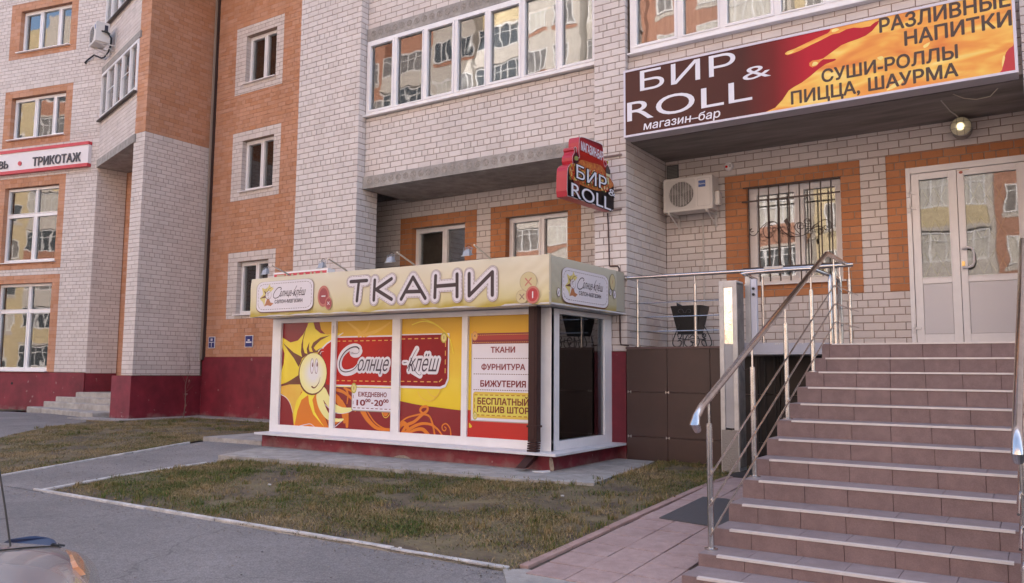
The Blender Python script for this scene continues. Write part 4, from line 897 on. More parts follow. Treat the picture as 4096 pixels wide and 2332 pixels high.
# dark shelving and hung cloth seen faintly through the side pane
for k, (y, c) in enumerate(((8.75,(.06,.07,.12)),(9.15,(.05,.06,.10)),(9.45,(.08,.03,.08)))): MB().box(-5.35, y, 1.1, -5.3, y+.06, 2.25).build('hung_ribbon', mat('ribbon %d' % k, c, .6), KI)
cn = MB(); cn.box(-9.97, 7.94, 2.37, -4.71, 9.96, 2.39); cn.build('canopy_soffit', mat('soffit panel', (.60,.57,.58), .45, var=.05), KI)
# canopy: stretched printed banner cloth with slight waves
def cloth(f, s0, s1, z0, z1, n0, ns, m, name, ph):
    mb = MB(); nz = 12; V = lambda i, j: (s0+(s1-s0)*i/ns, z0+(z1-z0)*j/nz)
    def off(s, z):
        e = min(1, (z-z0)/.12, (z1-z)/.1); u = abs((s1-s)) if s1-s0 > 3 else abs(s-s0)
        return .0015*math.sin(s*9+z*6+ph)+.002*math.sin(s*3.1-z*13+ph)+(.007*math.exp(-u*2.2)*math.sin(z*38+u*26)) - .012*(1-max(0, e))
    idx = {}
    for j in range(nz+1):
        for i in range(ns+1): s, z = V(i, j); zz = z+(.008*math.sin(s*7+ph) if j == 0 else .003*math.sin(s*2) if j == nz else 0); idx[i, j] = len(mb.v); mb.v.append(tuple(map(float, f.P(s, n0+off(s, z), zz))))
    for j in range(nz):
        for i in range(ns): mb.f.append([idx[i,j], idx[i+1,j], idx[i+1,j+1], idx[i,j+1]])
    return mb.build(name, m, KI, smooth=True)
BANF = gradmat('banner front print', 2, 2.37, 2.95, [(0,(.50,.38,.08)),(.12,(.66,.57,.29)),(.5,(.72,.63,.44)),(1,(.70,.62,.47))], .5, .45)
BANS = gradmat('shaded banner side print', 2, 2.37, 2.95, [(0,(.46,.34,.10)),(.16,(.50,.44,.28)),(.5,(.50,.45,.34)),(1,(.52,.48,.38))], .5, .3)  # front print repeated, darkened and greyed for the shaded side
fC = frY(7.93); fCs = Fr(-4.705, 0, 90)
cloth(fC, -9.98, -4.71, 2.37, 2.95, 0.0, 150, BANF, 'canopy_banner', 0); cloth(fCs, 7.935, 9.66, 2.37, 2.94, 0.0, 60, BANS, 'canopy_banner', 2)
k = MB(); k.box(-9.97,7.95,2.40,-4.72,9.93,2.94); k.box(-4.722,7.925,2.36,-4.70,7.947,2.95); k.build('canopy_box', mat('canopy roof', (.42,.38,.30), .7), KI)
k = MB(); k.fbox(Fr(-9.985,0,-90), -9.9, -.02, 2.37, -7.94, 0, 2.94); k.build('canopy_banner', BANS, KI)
TW = mat('print white', (.72,.66,.68), .5); TB = mat('print dark brown', (.045,.022,.024), .5); TBR = mat('print brown', (.16,.06,.03), .5); STI = mat('stitch brown', (.25,.14,.11), .5)
# --- ТКАНИ in stitched round letters
def kk(*pts): return [fC.hit(ZK(*p)) for p in pts]
a = Art(fC, KI, .0065, .0011)
LET = [kk((1325,370),(1512,356)), kk((1420,362),(1396,592)), kk((1605,352),(1593,583)), kk((1800,336),(1618,462)), kk((1622,462),(1800,574)), kk((2050,318),(1912,573)), kk((2050,318),(2192,562)), kk((1962,488),(2146,482)),
       kk((2314,302),(2304,552)), kk((2563,283),(2563,542)), kk((2308,424),(2563,404)), kk((2704,278),(2704,532)), kk((2704,532),(2974,258)), kk((2974,258),(2974,524))]
def caps(pts, w_):
    (x0,y0),(x1,y1) = pts; L = math.hypot(x1-x0,y1-y0); ux, uy = (x1-x0)/L, (y1-y0)/L; th = math.atan2(uy, ux); r = w_/2; out = []
    for cx, cy, t0 in ((x1,y1,th-math.pi/2),(x0,y0,th+math.pi/2)):
        for k in range(9): t = t0+math.pi*k/8; out.append((cx+r*math.cos(t), cy+r*math.sin(t)))
    return out
for w_, m_, nm in ((.168, STI, 'letter_outline'), (.158, TW, 'letter_halo')):
    for L in LET: a.fill(caps(L, w_), m_, nm)
for L in LET: c_ = caps(L, .134); a.dashes(c_+[c_[0]], .006, .030, .016, STI)
for L in LET: a.fill(caps(L, .122), TW, 'letter_halo')
for L in LET: a.fill(caps(L, .049), TB, 'letter')
# buttons
def button(a, c, r, m1, m2, thread=TW, kind=0, ry=None):
    ry = ry or r; a.ell(*c, r, ry, m1, 'button'); a.ell(*c, r*.76, ry*.76, m2, 'button')
    if kind == 0: a.stroke([(c[0]-r*.3, c[1]), (c[0]+r*.3, c[1])], r*.14, thread, 'thread')
    if kind == 1: a.stroke([(c[0], c[1]-r*.35), (c[0], c[1]+r*.35)], r*.16, thread, 'thread')
    if kind == 2: a.stroke([(c[0]-r*.3,c[1]-r*.3),(c[0]+r*.3,c[1]+r*.3)], r*.13, thread, 'thread'); a.stroke([(c[0]-r*.3,c[1]+r*.3),(c[0]+r*.3,c[1]-r*.3)], r*.13, thread, 'thread')
BR1, BR2 = mat('button red light', (.50,.16,.12), .4), mat('button red', (.33,.045,.05), .4); BY1, BY2 = mat('button olive', (.45,.38,.05), .4), mat('button yellow', (.72,.62,.22), .4); BC = mat('banner cream', (.58,.48,.26), .5)
button(a, kk((1007,538))[0], .115, BR1, BR2, kind=0, ry=.15); button(a, kk((1065,620))[0], .066, BR1, BR2, kind=2, ry=.09)
c = [fC.hit(ZL(*p)) for p in ((1355,370),(1280,545),(1405,522))]
a.ell(*c[0], .120, .118, STI, 'button'); a.ell(*c[0], .117, .115, BC, 'button'); a.stroke([(c[0][0]-.04,c[0][1]-.04),(c[0][0]+.04,c[0][1]+.04)], .016, BR1, 'thread'); a.stroke([(c[0][0]-.04,c[0][1]+.04),(c[0][0]+.04,c[0][1]-.04)], .016, BR1, 'thread')
a.ell(*c[1], .084, .082, STI, 'button'); a.ell(*c[1], .081, .079, BC, 'button'); a.stroke([(c[1][0]-.03,c[1][1]-.03),(c[1][0]+.03,c[1][1]+.03)], .012, STI, 'thread'); a.stroke([(c[1][0]-.03,c[1][1]+.03),(c[1][0]+.03,c[1][1]-.03)], .012, STI, 'thread')
button(a, c[2], .095, BR1, mat('button crimson', (.42,.02,.03), .35), kind=1, ry=.105)
# --- logo badges
STY = mat('logo gold', (.68,.55,.18), .5); STO = mat('logo amber', (.45,.17,.07), .5)
def badge(a, f, s0, s1, z0, z1, pts_z, n, side=False):
    W, H = s1-s0, z1-z0; X = lambda u: s0+u*W; Z = lambda v: z0+v*H
    a.rrect(s0-.006, z0-.012, s1+.008, z1+.002, .12*W, TBR, 'badge_edge', .2*H); a.rrect(s0, z0, s1, z1, .12*W, TW, 'badge', .2*H)
    i = .03*W; r, ry = .10*W, .17*H; pts = []
    for cx, cy, t0 in ((s1-i-r,z0+i+ry,-90),(s1-i-r,z1-i-ry,0),(s0+i+r,z1-i-ry,90),(s0+i+r,z0+i+ry,180)):
        for k in range(4): t = math.radians(t0+30*k); pts.append((cx+r*math.cos(t), cy+ry*math.sin(t)))
    a.dashes(pts+[pts[0]], .006, .032, .018, TBR)
    R = lambda *p: [(X(x/1100), Z(1-y/640)) for x, y in p]      # badge drawing units
    a.fill(R((250,50),(275,110),(340,150),(300,200),(250,260),(190,300),(180,370),(160,520),(130,430),(60,350),(130,260),(100,120),(160,150),(220,130)), STY, 'sun_ray')
    a.fill(R((215,350),(190,430),(160,520),(225,500),(290,520),(345,465),(280,440),(250,350)), STO, 'sun_ray'); a.fill(R((60,350),(180,280),(190,340)), TBR, 'sun_ray'); a.fill(R((130,170),(200,240),(180,270)), TBR, 'sun_ray')
    a.ell(X(.215), Z(.555), .056*W, .145*H, TBR, 'sun_face'); a.ell(X(.217), Z(.56), .051*W, .135*H, TW, 'sun_face')
    for q in ([(180,230),(185,170),(215,110)],[(215,220),(240,160),(310,120),(340,118)],[(225,250),(260,225),(275,190)]): a.stroke(R(*q), .010, TBR, 'eyelash', .002)
    a.stroke(R((212,245),(210,300)), .008, STI, 'eye'); a.stroke(R((232,245),(234,300)), .008, STI, 'eye'); a.stroke(R((222,352),(240,345),(250,320)), .006, STI, 'mouth')
    a.stroke([tuple(p) for p in cr(R((478,190),(492,165),(470,140),(420,150),(370,210),(340,280),(345,340),(380,360),(430,345),(465,310),(480,270)), False, 4)], .011, TB, 'lettering')
    nn = a.n+.0012
    text(f, a.par, 'олнце-', R((470,330))[0], R((720,330))[0], R((470,215))[0], TB, nn, shear=.35, xh=True); text(f, a.par, 'клёш', R((725,330))[0], R((960,330))[0], R((725,215))[0], TB, nn, shear=.35, xh=True)
    a.stroke(R((790,130),(740,230),(735,330)), .008, TB, 'lettering'); a.stroke(R((745,250),(775,340),(800,372),(815,350)), .007, TB, 'lettering', .003)
    text(f, a.par, 'салон-магазин', R((370,470))[0], R((905,470))[0], R((370,395))[0], TB, nn, xh=True, bold=.006); 
B0, B1 = fC.hit(ZK(232,545)), fC.hit(ZK(888,535)); badge(a, fC, B0[0], B1[0], fC.hit(ZK(560,712))[1], fC.hit(ZK(560,355))[1], None, 0)
a.flush()
a2 = Art(fCs, KI, .010, .0011); hs = lambda x, y: fCs.hit(ZL(x, y))
badge(a2, fCs, hs(1735,400)[0], hs(2272,480)[0], hs(1990,640)[1], hs(1990,245)[1], None, 0)
for p, r, k_ in (((1693,492),.055,1),((2320,375),.11,2),((2297,492),.045,1),((2345,520),.06,2)): q = hs(*p); a2.ell(*q, r*.75, r, TB, 'button'); a2.ell(*q, r*.75-.006, r-.006, TW if k_ == 1 or r < .1 else BC, 'button'); a2.stroke([(q[0]-.01,q[1]-.02),(q[0]+.01,q[1]+.02)], .010, BR1 if r > .1 else TB, 'thread')
a2.flush()

# --- printed window films
DR = mat('film dark red', (.235,.010,.014), .3); RD = gradmat('film red', 0, -8.9, -6.0, [(0,(.50,.02,.015)),(.35,(.44,.022,.016)),(.55,(.30,.016,.018)),(1,(.22,.010,.014))], .3, .25)
YL = gradmat('film yellow', 2, .9, 2.3, [(0,(.78,.55,.02)),(.45,(.82,.60,.07)),(.8,(.74,.43,.05)),(1,(.72,.42,.06))], .3, .5); RY1 = mat('ray yellow', (.80,.60,.03), .3, col2=(.86,.72,.05), vscale=1.6); RY2 = mat('ray amber', (.76,.42,.05), .3, col2=(.80,.55,.08), vscale=1.6)
OR = mat('film orange', (.68,.19,.015), .3); PY = mat('pale yellow', (.84,.78,.32), .3); BRN = mat('ray brown', (.14,.03,.012), .3, col2=(.22,.07,.02), vscale=2); FCE = mat('face cream', (.84,.78,.34), .3); FW = mat('print white cool', (.74,.70,.76), .35); RT = mat('print maroon', (.21,.012,.02), .35); SO = mat('stitch amber', (.70,.38,.08), .4)
YBR = mat('bright red film', (.50,.022,.014), .3)
fp = Fr(0, 8.37, 0); PAN = [(-9.75,-8.645),(-8.575,-7.465),(-7.34,-6.265),(-6.195,-5.235)]
panes = []
for i, (x0, x1) in enumerate(PAN):
    w_ = MB().fbox(fp, x0, -.012, .74, x1, 0, 2.305).build('pane', (DR, DR, YL, YL)[i], KI); panes.append(w_)
def W_(*p): return [fp.hit(ZW(*q)) for q in p]
def Wc(*p, k=5): return cr(W_(*p), True, k)
class Pic(Art): pass
a = Pic(fp, KI, .001, .0008, clip=(-9.745, .745, -7.47, 2.30))
a.clip = (-9.745,.745,-8.65,2.30)
a.fill(W_((625,90),(800,80),(800,262),(700,248),(645,190)), YL, 'film'); a.fill(W_((800,262),(700,310),(640,400),(690,600),(700,790),(800,800)), RD, 'film')
a.clip = (-8.57,.745,-7.47,2.30); a.rect(-8.57, fp.hit(ZW(1100,268))[1], -7.47, 2.30, YL, 'film'); 
zt, zb = fp.hit(ZW(1100,272))[1], fp.hit(ZW(1100,800))[1]; a.rect(-8.57, zb, -7.47, zt, RD, 'film'); a.rect(-8.57, zt, -7.47, zt+.02, FW, 'white_line'); a.rect(-8.57, zb-.03, -7.47, zb, PY, 'white_line'); a.rect(-8.57, zb-.014, -7.47, zb+.002, FW, 'white_line')
for (p, q) in (((940,110),(1100,250)),((1180,110),(1060,250)),((1400,110),(1130,250))): a.stroke(cr(W_(p, ((p[0]+q[0])/2+20,(p[1]+q[1])/2+10), q), False, 4), .02, RY2, 'swirl', .06)
a.dashes([(-8.57, zt-.05),(-7.47, zt-.05)], .013, .065, .05, SO); a.dashes([(-8.57, zb+.06),(-7.47, zb+.06)], .013, .065, .05, SO)
# flourishes under the band
for pts, w0, w1 in (([(820,850),(900,880),(1000,970),(1020,1080)],.05,.03),([(740,900),(830,960),(880,1060),(900,1200)],.14,.05),([(1100,1080),(1160,1180),(1260,1270),(1400,1290)],.09,.03),([(1150,1080),(1230,1200),(1330,1270),(1415,1280)],.02,.02),([(920,840),(940,900),(930,1000)],.04,.02),([(900,830),(1000,880),(1010,960)],.03,.02),([(860,1000),(920,1100),(930,1250)],.12,.05)):
    a.stroke(cr(W_(*pts), False, 5), w0, OR, 'flourish', w1)
a.stroke(cr(W_((1310,1080),(1330,1140),(1360,1155),(1395,1120),(1405,1070)), False, 4), .012, RY2, 'flourish'); a.fill(Wc((1320,1085),(1335,1130),(1360,1140),(1385,1110),(1392,1082)), OR, 'flourish')
a.clip = (-9.745,.745,-7.47,2.30)
star = [(510,95),(560,95),(582,180),(640,228),(720,243),(885,222),(780,285),(705,335),(650,390),(600,460),(440,520),(402,620),(400,690),(300,758),(185,790),(196,650),(235,560),(243,450),(212,370),(205,275),(310,330),(390,308),(450,240),(490,160)]
white = [(885,222),(892,226),(790,298),(712,348),(660,400),(640,396),(700,330),(780,283)]
a.fill(W_(*white), FW, 'ray_edge'); a.fill(W_(*star), RY1, 'sun_ray')
a.fill(W_((180,812),(300,790),(420,790),(455,870),(385,1000),(355,1150),(345,1250),(332,1100),(305,1000),(260,930),(182,885)), RY2, 'sun_ray'); a.stroke(cr(W_((182,889),(262,935),(307,1005),(335,1105)), False, 4), .012, FW, 'ray_edge', .004)
a.fill(W_((425,870),(600,870),(625,1000),(735,1290),(345,1290),(352,1100),(400,960)), OR, 'sun_ray')
a.fill(W_((450,860),(505,905),(430,960),(385,1080),(352,1260),(345,1100),(375,970)), RY1, 'sun_ray'); a.fill(W_((500,880),(590,880),(550,960),(575,1090),(640,1200),(690,1275),(560,1120),(515,1000)), RY1, 'sun_ray')
a.fill(W_((690,1095),(740,1290),(800,1230),(890,1175),(790,1185)), OR, 'sun_ray'); a.stroke(W_((780,1275),(890,1178)), .022, FW, 'ray_edge', .008)
a.fill(cr(W_((600,890),(680,820),(740,930),(800,1000),(880,1042),(1010,1050),(950,1100),(860,1108),(770,1080),(710,1020),(670,960),(720,1090),(800,1160),(892,1165),(868,1197),(780,1200),(700,1165),(630,1070),(598,970)), True, 3), PY, 'sun_ray')
a.stroke(cr(W_((690,1010),(780,1090),(870,1110),(960,1090),(1005,1060)), False, 4), .010, FW, 'ray_edge', .006)
a.fill(W_((228,335),(345,440),(442,492),(430,530),(400,600),(345,500),(285,420)), BRN, 'sun_shadow'); a.fill(W_((185,800),(300,750),(402,685),(412,782),(300,790)), BRN, 'sun_shadow'); a.stroke(cr(W_((400,1250),(470,1232),(530,1225),(580,1262)), False, 4), .014, FW, 'ray_edge', .006)
ec, eR = fp.hit(ZW(556,668)), None; rx = abs(fp.hit(ZW(705,668))[0]-fp.hit(ZW(407,668))[0])/2; rz = abs(fp.hit(ZW(556,445))[1]-fp.hit(ZW(556,890))[1])/2
a.ell(ec[0]-.006, ec[1]-.010, rx+.018, rz+.014, BRN, 'face_shadow'); a.ell(ec[0], ec[1], rx, rz, FCE, 'face')
for k in range(5): a.ell(ec[0]+.01, ec[1]+.01, rx*(.86-.12*k), rz*(.86-.12*k), mat('face tone %d' % k, (.84-.016*k,.785-.008*k,.40+.085*k), .3), 'face', seg=40)
a.fill(W_((440,505),(425,430),(430,350),(455,250),(485,165),(450,300),(448,380),(465,445),(495,455),(488,400),(518,325),(512,400),(522,432),(555,432),(538,380),(560,330),(640,275),(745,250),(640,305),(585,360),(565,390),(590,420),(640,392),(672,388),(625,412),(612,440),(560,442),(500,460)), BRN, 'eyelash')
for q in ([(615,425),(640,400),(675,394)],[(636,455),(648,432),(675,426)]): a.stroke(W_(*q), .012, FW, 'eyelash_light', .004)
for (cx, cy, rx_, ry_) in ((547,588,26,82),(595,590,24,82)):
    c = fp.hit(ZW(cx, cy)); kx = .00087*1.06; kz = .00136*.93; a.ell(c[0], c[1], rx_*.00145, ry_*.00138, BRN, 'eye'); a.ell(c[0]+.001, c[1]+.002, (rx_-4)*.00145, (ry_-6)*.00138, FW, 'eye')
for p in ((553,575),(603,572)): c = fp.hit(ZW(*p)); a.ell(*c, .013, .034, BRN, 'pupil'); a.ell(c[0]-.002, c[1]+.012, .004, .008, FW, 'pupil')
a.stroke(cr(W_((545,815),(570,828),(600,805),(625,760),(637,708)), False, 4), .024, BRN, 'mouth', .003)
# script name on red ribbon
a.clip = None
HC = mat('halo white', (.74,.71,.76), .35)
a.stroke(cr(W_((1075,425),(1055,455),(1010,460),(985,440),(1010,415),(1060,420),(1066,390),(1010,375),(940,400),(880,460),(850,540),(855,610),(890,655),(950,660),(1015,635),(1060,590)), False, 4), .092, HC, 'halo')
text(fp, KI, 'олнце', ZW(1052,640), ZW(1392,645), ZW(1052,515), HC, a.n+.001, z=ZW, shear=.42, xh=True, bold=.155, name='halo'); a.n += .0005
a.clip = (-7.337,.745,-6.266,2.30); zt2, zb2 = fp.hit(ZW(1600,250))[1], fp.hit(ZW(1600,806))[1]; xr = fp.hit(ZL(415,1200))[0]
a.fill([(-7.337,zb2-.03),(xr-.12,zb2-.03),(xr-.03,zb2-.005),(xr+.022,zb2+.09),(xr+.022,zt2+.015),(-7.337,zt2+.015)], FW, 'ribbon_edge'); a.fill([(-7.337,zb2),(xr-.12,zb2),(xr-.04,zb2+.03),(xr,zb2+.11),(xr,zt2),(-7.337,zt2)], RD, 'ribbon')
a.dashes([(-7.33, zt2-.05),(xr-.06, zt2-.05)], .013, .065, .05, SO); a.dashes([(xr-.04, zt2-.10),(xr-.04, zb2+.14)], .013, .065, .05, SO); a.dashes([(-7.33, zb2+.06),(xr-.14, zb2+.06),(xr-.05,zb2+.13)], .013, .065, .05, SO)
a.fill([(-7.337,.745),(-6.266,.745)]+[fp.hit(ZN(*q)) for q in ((525,640),(400,625),(250,605),(120,590),(0,568),(-60,555))]+[(-7.337, fp.hit(ZW(1508,972))[1])], DR, 'film')
for pts, w0, w1 in (([(-120,905),(-60,800),(20,760),(100,690),(160,640),(155,600),(105,605),(85,640),(110,670)],.045,.03),([(-140,780),(-60,720),(40,690),(110,680),(180,700),(215,780),(240,900)],.02,.03),([(-100,900),(0,820),(100,780),(200,790),(270,840),(320,905)],.05,.02),([(410,905),(400,830),(360,780),(320,800),(320,840),(345,855),(360,830),(345,815)],.018,.016),([(-170,880),(-130,800),(-80,780),(-40,850),(-60,905)],.08,.05),([(-60,905),(20,850),(110,840),(170,900)],.03,.06)):
    a.stroke(cr([fp.hit(ZN(*q)) for q in pts], False, 5), w0, OR, 'flourish', w1)
for pts in ([(60,440),(100,510),(200,540),(280,470)],[(160,420),(200,480),(260,490),(300,420)]): a.stroke(cr([fp.hit(ZN(*q)) for q in pts], False, 5), .012, RY2, 'swirl')
for pts in ([(0,870),(150,830),(320,900),(450,1050)],[(60,790),(250,850),(420,1000),(480,1200)]): a.stroke(cr([fp.hit(ZL(*q)) for q in pts], False, 5), .014, RY1, 'swirl')
a.clip = None
a.stroke(W_((1700,400),(1660,480),(1620,580)), .085, HC, 'halo'); a.stroke(W_((1650,640),(1735,690)), .09, HC, 'halo'); a.stroke(W_((1555,550),(1590,550)), .07, HC, 'halo')
text(fp, KI, 'клёш', ZW(1605,645), ZW(1945,655), ZW(1605,505), HC, a.n+.0012, z=ZW, shear=.42, xh=True, bold=.155, name='halo'); a.n += .0025
INK = mat('script ink', (.055,.035,.06), .35)
a.stroke(cr(W_((1055,385),(1068,425),(1050,448),(1010,450),(990,432)), False, 4), .007, INK, 'lettering', .003)
a.stroke(cr(W_((1066,400),(1040,378),(985,385),(915,430),(868,500),(850,570),(862,625),(905,652),(965,645),(1020,615),(1052,570)), False, 4), .021, INK, 'lettering', .011)
a.stroke(cr(W_((1708,395),(1680,440),(1640,520),(1600,612)), False, 4), .004, INK, 'lettering', .014); a.stroke(cr(W_((1636,500),(1665,580),(1690,650),(1725,685),(1748,680),(1745,655)), False, 4), .012, INK, 'lettering', .005); a.stroke(W_((1560,552),(1588,549)), .014, INK, 'lettering', .008)
nn = a.n+.0005
text(fp, KI, 'олнце', ZW(1052,640), ZW(1392,645), ZW(1052,515), INK, nn, z=ZW, shear=.42, xh=True, bold=-.004); text(fp, KI, 'клёш', ZW(1605,645), ZW(1945,655), ZW(1605,505), INK, nn, z=ZW, shear=.42, xh=True, bold=-.004)
# hours card
ca, cb = fp.hit(ZW(995,860)), fp.hit(ZW(1430,1080)); z0, z1 = fp.hit(ZW(1200,1078))[1], fp.hit(ZW(1200,830))[1]
a.rrect(ca[0]-.012, z0-.014, -7.475, z1, .03, mat('card edge', (.40,.36,.30), .5), 'card_edge'); a.rrect(ca[0], z0, -7.475, z1, .03, FW, 'hours_card'); a.dashes([(ca[0]+.02, z1-.10),(ca[0]+.02, z0+.03),(-7.48, z0+.028)], .010, .05, .035, RT)
button(a, fp.hit(ZW(1010,830)), .055, BY1, BY2, TBR, 1, .075); nn = a.n+.0015
text(fp, KI, 'ЕЖЕДНЕВНО', ZW(1060,920), ZW(1370,922), ZW(1062,872), RT, nn, z=ZW, bold=.03)
text(fp, KI, '10', ZW(1042,1018), ZW(1132,1018), ZW(1042,955), RT, nn, z=ZW, bold=.034); text(fp, KI, '00', ZW(1138,983), ZW(1192,983), ZW(1138,947), RT, nn, z=ZW, bold=.034); text(fp, KI, '20', ZW(1236,1022), ZW(1328,1022), ZW(1236,958), RT, nn, z=ZW, bold=.034); text(fp, KI, '00', ZW(1334,990), ZW(1390,990), ZW(1334,952), RT, nn, z=ZW, bold=.034)
a.rect(*fp.hit(ZW(1200,1003)), *fp.hit(ZW(1224,990)), RT, 'lettering'); button(a, fp.hit(ZL(372,1022)), .052, BY1, BY2, TBR, 1, .07)
# price board pane
a.clip = (-6.192,.745,-5.236,2.30)
bl_, tr_ = fp.hit(ZN(628,740)), fp.hit(ZL(697,970)); a.rect(-6.2,.745,-5.2, fp.hit(ZN(580,635))[1], YBR, 'film')
zr_ = fp.hit(ZL(1000,1092))[1]; zt_ = fp.hit(ZL(1000,966))[1]; x0 = bl_[0]
a.rect(x0-.01, bl_[1]-.012, -5.2, zt_, mat('card edge', (.40,.36,.30)), 'board_edge'); a.rect(x0, bl_[1], -5.2, zr_, FW, 'price_board'); a.rect(x0, zr_, -5.2, zt_, RT, 'board_header'); a.rect(x0, zr_+.05, -5.2, zt_-.02, mat('header red', (.36,.03,.02), .4), 'board_header')
a.dashes([(x0+.09, zt_-.022),(-5.2, zt_-.022)], .006, .02, .01, SO); a.dashes([(x0+.01, zr_+.018),(-5.2, zr_+.018)], .006, .02, .01, SO)
for p in (ZL(1000,1263), ZL(1000,1446), ZN(900,425)): z = fp.hit(p)[1]; a.dashes([(x0+.03, z),(-5.2, z)], .009, .022, .012, TBR)
button(a, fp.hit(ZL(733,1000)), .045, mat('button orange', (.62,.28,.05), .4), mat('button orange light', (.68,.36,.10), .4), TBR, 2, .06)
yb, yt = fp.hit(ZN(900,725))[1], fp.hit(ZN(900,447))[1]; yx = fp.hit(ZN(645,600))[0]
a.rrect(yx, yb, -5.1, yt, .04, mat('card amber', (.70,.48,.06), .4), 'offer_card'); a.rrect(yx+.03, yb+.03, -5.1, yt-.03, .03, mat('card yellow', (.72,.62,.10), .4), 'offer_card'); a.dashes([(-5.2, yb+.035),(yx+.03, yb+.035),(yx+.025, yt-.04),(-5.2, yt-.035)], .012, .05, .03, mat('stitch ochre', (.45,.20,.02)))
button(a, fp.hit(ZN(668,695)), .036, BY1, BY2, TBR, 1, .05)
a.fill([fp.hit(ZN(*q)) for q in ((605,770),(618,780),(638,808),(625,822),(604,820))], RY1, 'butterfly')
nn = a.n+.0015; RT2 = mat('print plum', (.26,.05,.06), .4); RT3 = mat('print brick brown', (.20,.03,.01), .4)
for tx, bl, br, tl, m_ in (('ТКАНИ', ZL(920,1195), ZL(1200,1195), ZL(920,1130), RT2), ('ФУРНИТУРА', ZL(812,1394), ZL(1318,1392), ZL(812,1328), RT2), ('БИЖУТЕРИЯ', ZN(727,386), ZN(1205,392), ZN(727,322), RT), ('БЕСПЛАТНЫЙ', ZN(697,572), ZN(1236,582), ZN(697,505), RT3), ('ПОШИВ ШТОР', ZN(693,655), ZN(1240,668), ZN(693,592), RT3)):
    text(fp, KI, tx, fp.hit(bl), fp.hit(br), fp.hit(tl), m_, nn, bold=.034)
a.flush()
# rope, hooks, downpipe
dp = thing('downpipe', 'square brown rainwater downpipe at the kiosk front corner', 'downpipe', (-5.05, 8.1, .5)); DBR = mat('brown pipe paint', (.045,.018,.016), .45, spec=.25)
xa, xb = frY(8.2).hit(ZL(1375,900))[0], frY(8.2).hit(ZL(1474,900))[0]
k = MB(); k.box(xa, 8.15, .78, xb, 8.25, 2.372); k.box(xa+.025, 8.142, .78, xb-.025, 8.151, 2.37); k.build('shaft', DBR, dp, bevel=.006)
xm = (xa+xb)/2; k = MB()
for i in range(6): z = .78-i*.028; k.box(xa-.002+.0*i, 8.148-.004*i, z-.022, xb+.002, 8.252-.004*i, z)
k.build('crimped_bend', DBR, dp, bevel=.004)
k = MB(); wv = .045
def shoe(z, y, x0, x1, h): return [(x0,y-h,z),(x0,y+h,z),(x1,y+h,z),(x1,y-h,z)]
t_ = shoe(.615,8.19,xa,xb,.05); u_ = shoe(.475,7.98,xa-.03,xb-.03,.045)
for i in range(4): q = (i+1) % 4; k.poly([t_[i], t_[q], u_[q], u_[i]]); 
ti = [(x*.98+xm*.02, y, z-.004) for x, y, z in t_]; ui = [(x+(.006 if x < xm-.03 else -.006), y+.004, z+.002) for x, y, z in u_]
for i in range(4): q = (i+1) % 4; k.poly([ti[q], ti[i], ui[i], ui[q]])
k.build('outlet_shoe', DBR, dp); MB().box(xa-.012, 8.14, .93, xb+.012, 8.26, .955).build('clamp', DBR, dp)
a = MB(); pts = [frY(7.96).hit(ZK(*p)) for p in ((270,778),(500,790),(735,752),(1000,770),(1285,735),(1500,742),(1685,712),(2000,702),(2465,683),(2830,668),(3200,655),(3480,648))]
a.tube([(x, 7.965, z-.0) for x, z in cr(pts, False, 4)], .004, 5); tag(a.build('lacing_cord', mat('pale cord', (.55,.50,.42)), KI), '', '') if False else a.build('lacing_cord', mat('pale cord', (.55,.50,.42)), KI)
# lit strip of another sign behind the canopy
fs = frY(9.0); q0, q1 = fs.hit(ZK(420,268)), fs.hit(ZK(1050,210)); os_ = thing('shop_sign', 'red and white lightbox sign mostly hidden behind the kiosk canopy', 'sign', (q0[0], 9.0, 2.95))
zt = (q0[1]+q1[1])/2; MB().box(q0[0], 9.0, zt-.55, q1[0], 9.16, zt).build('box', PVC, os_); MB().box(q0[0]+.02, 8.997, zt-.5, q1[0]-.02, 9.0-.0005, zt-.03).build('red_face', SR, os_)
text(fs, os_, 'ТКАНИ', (q0[0]+.10, zt-.42), (q1[0]-.12, zt-.42), (q0[0]+.10, zt-.055), mat('sign olive', (.45,.36,.22), .5), .006, bold=.03)
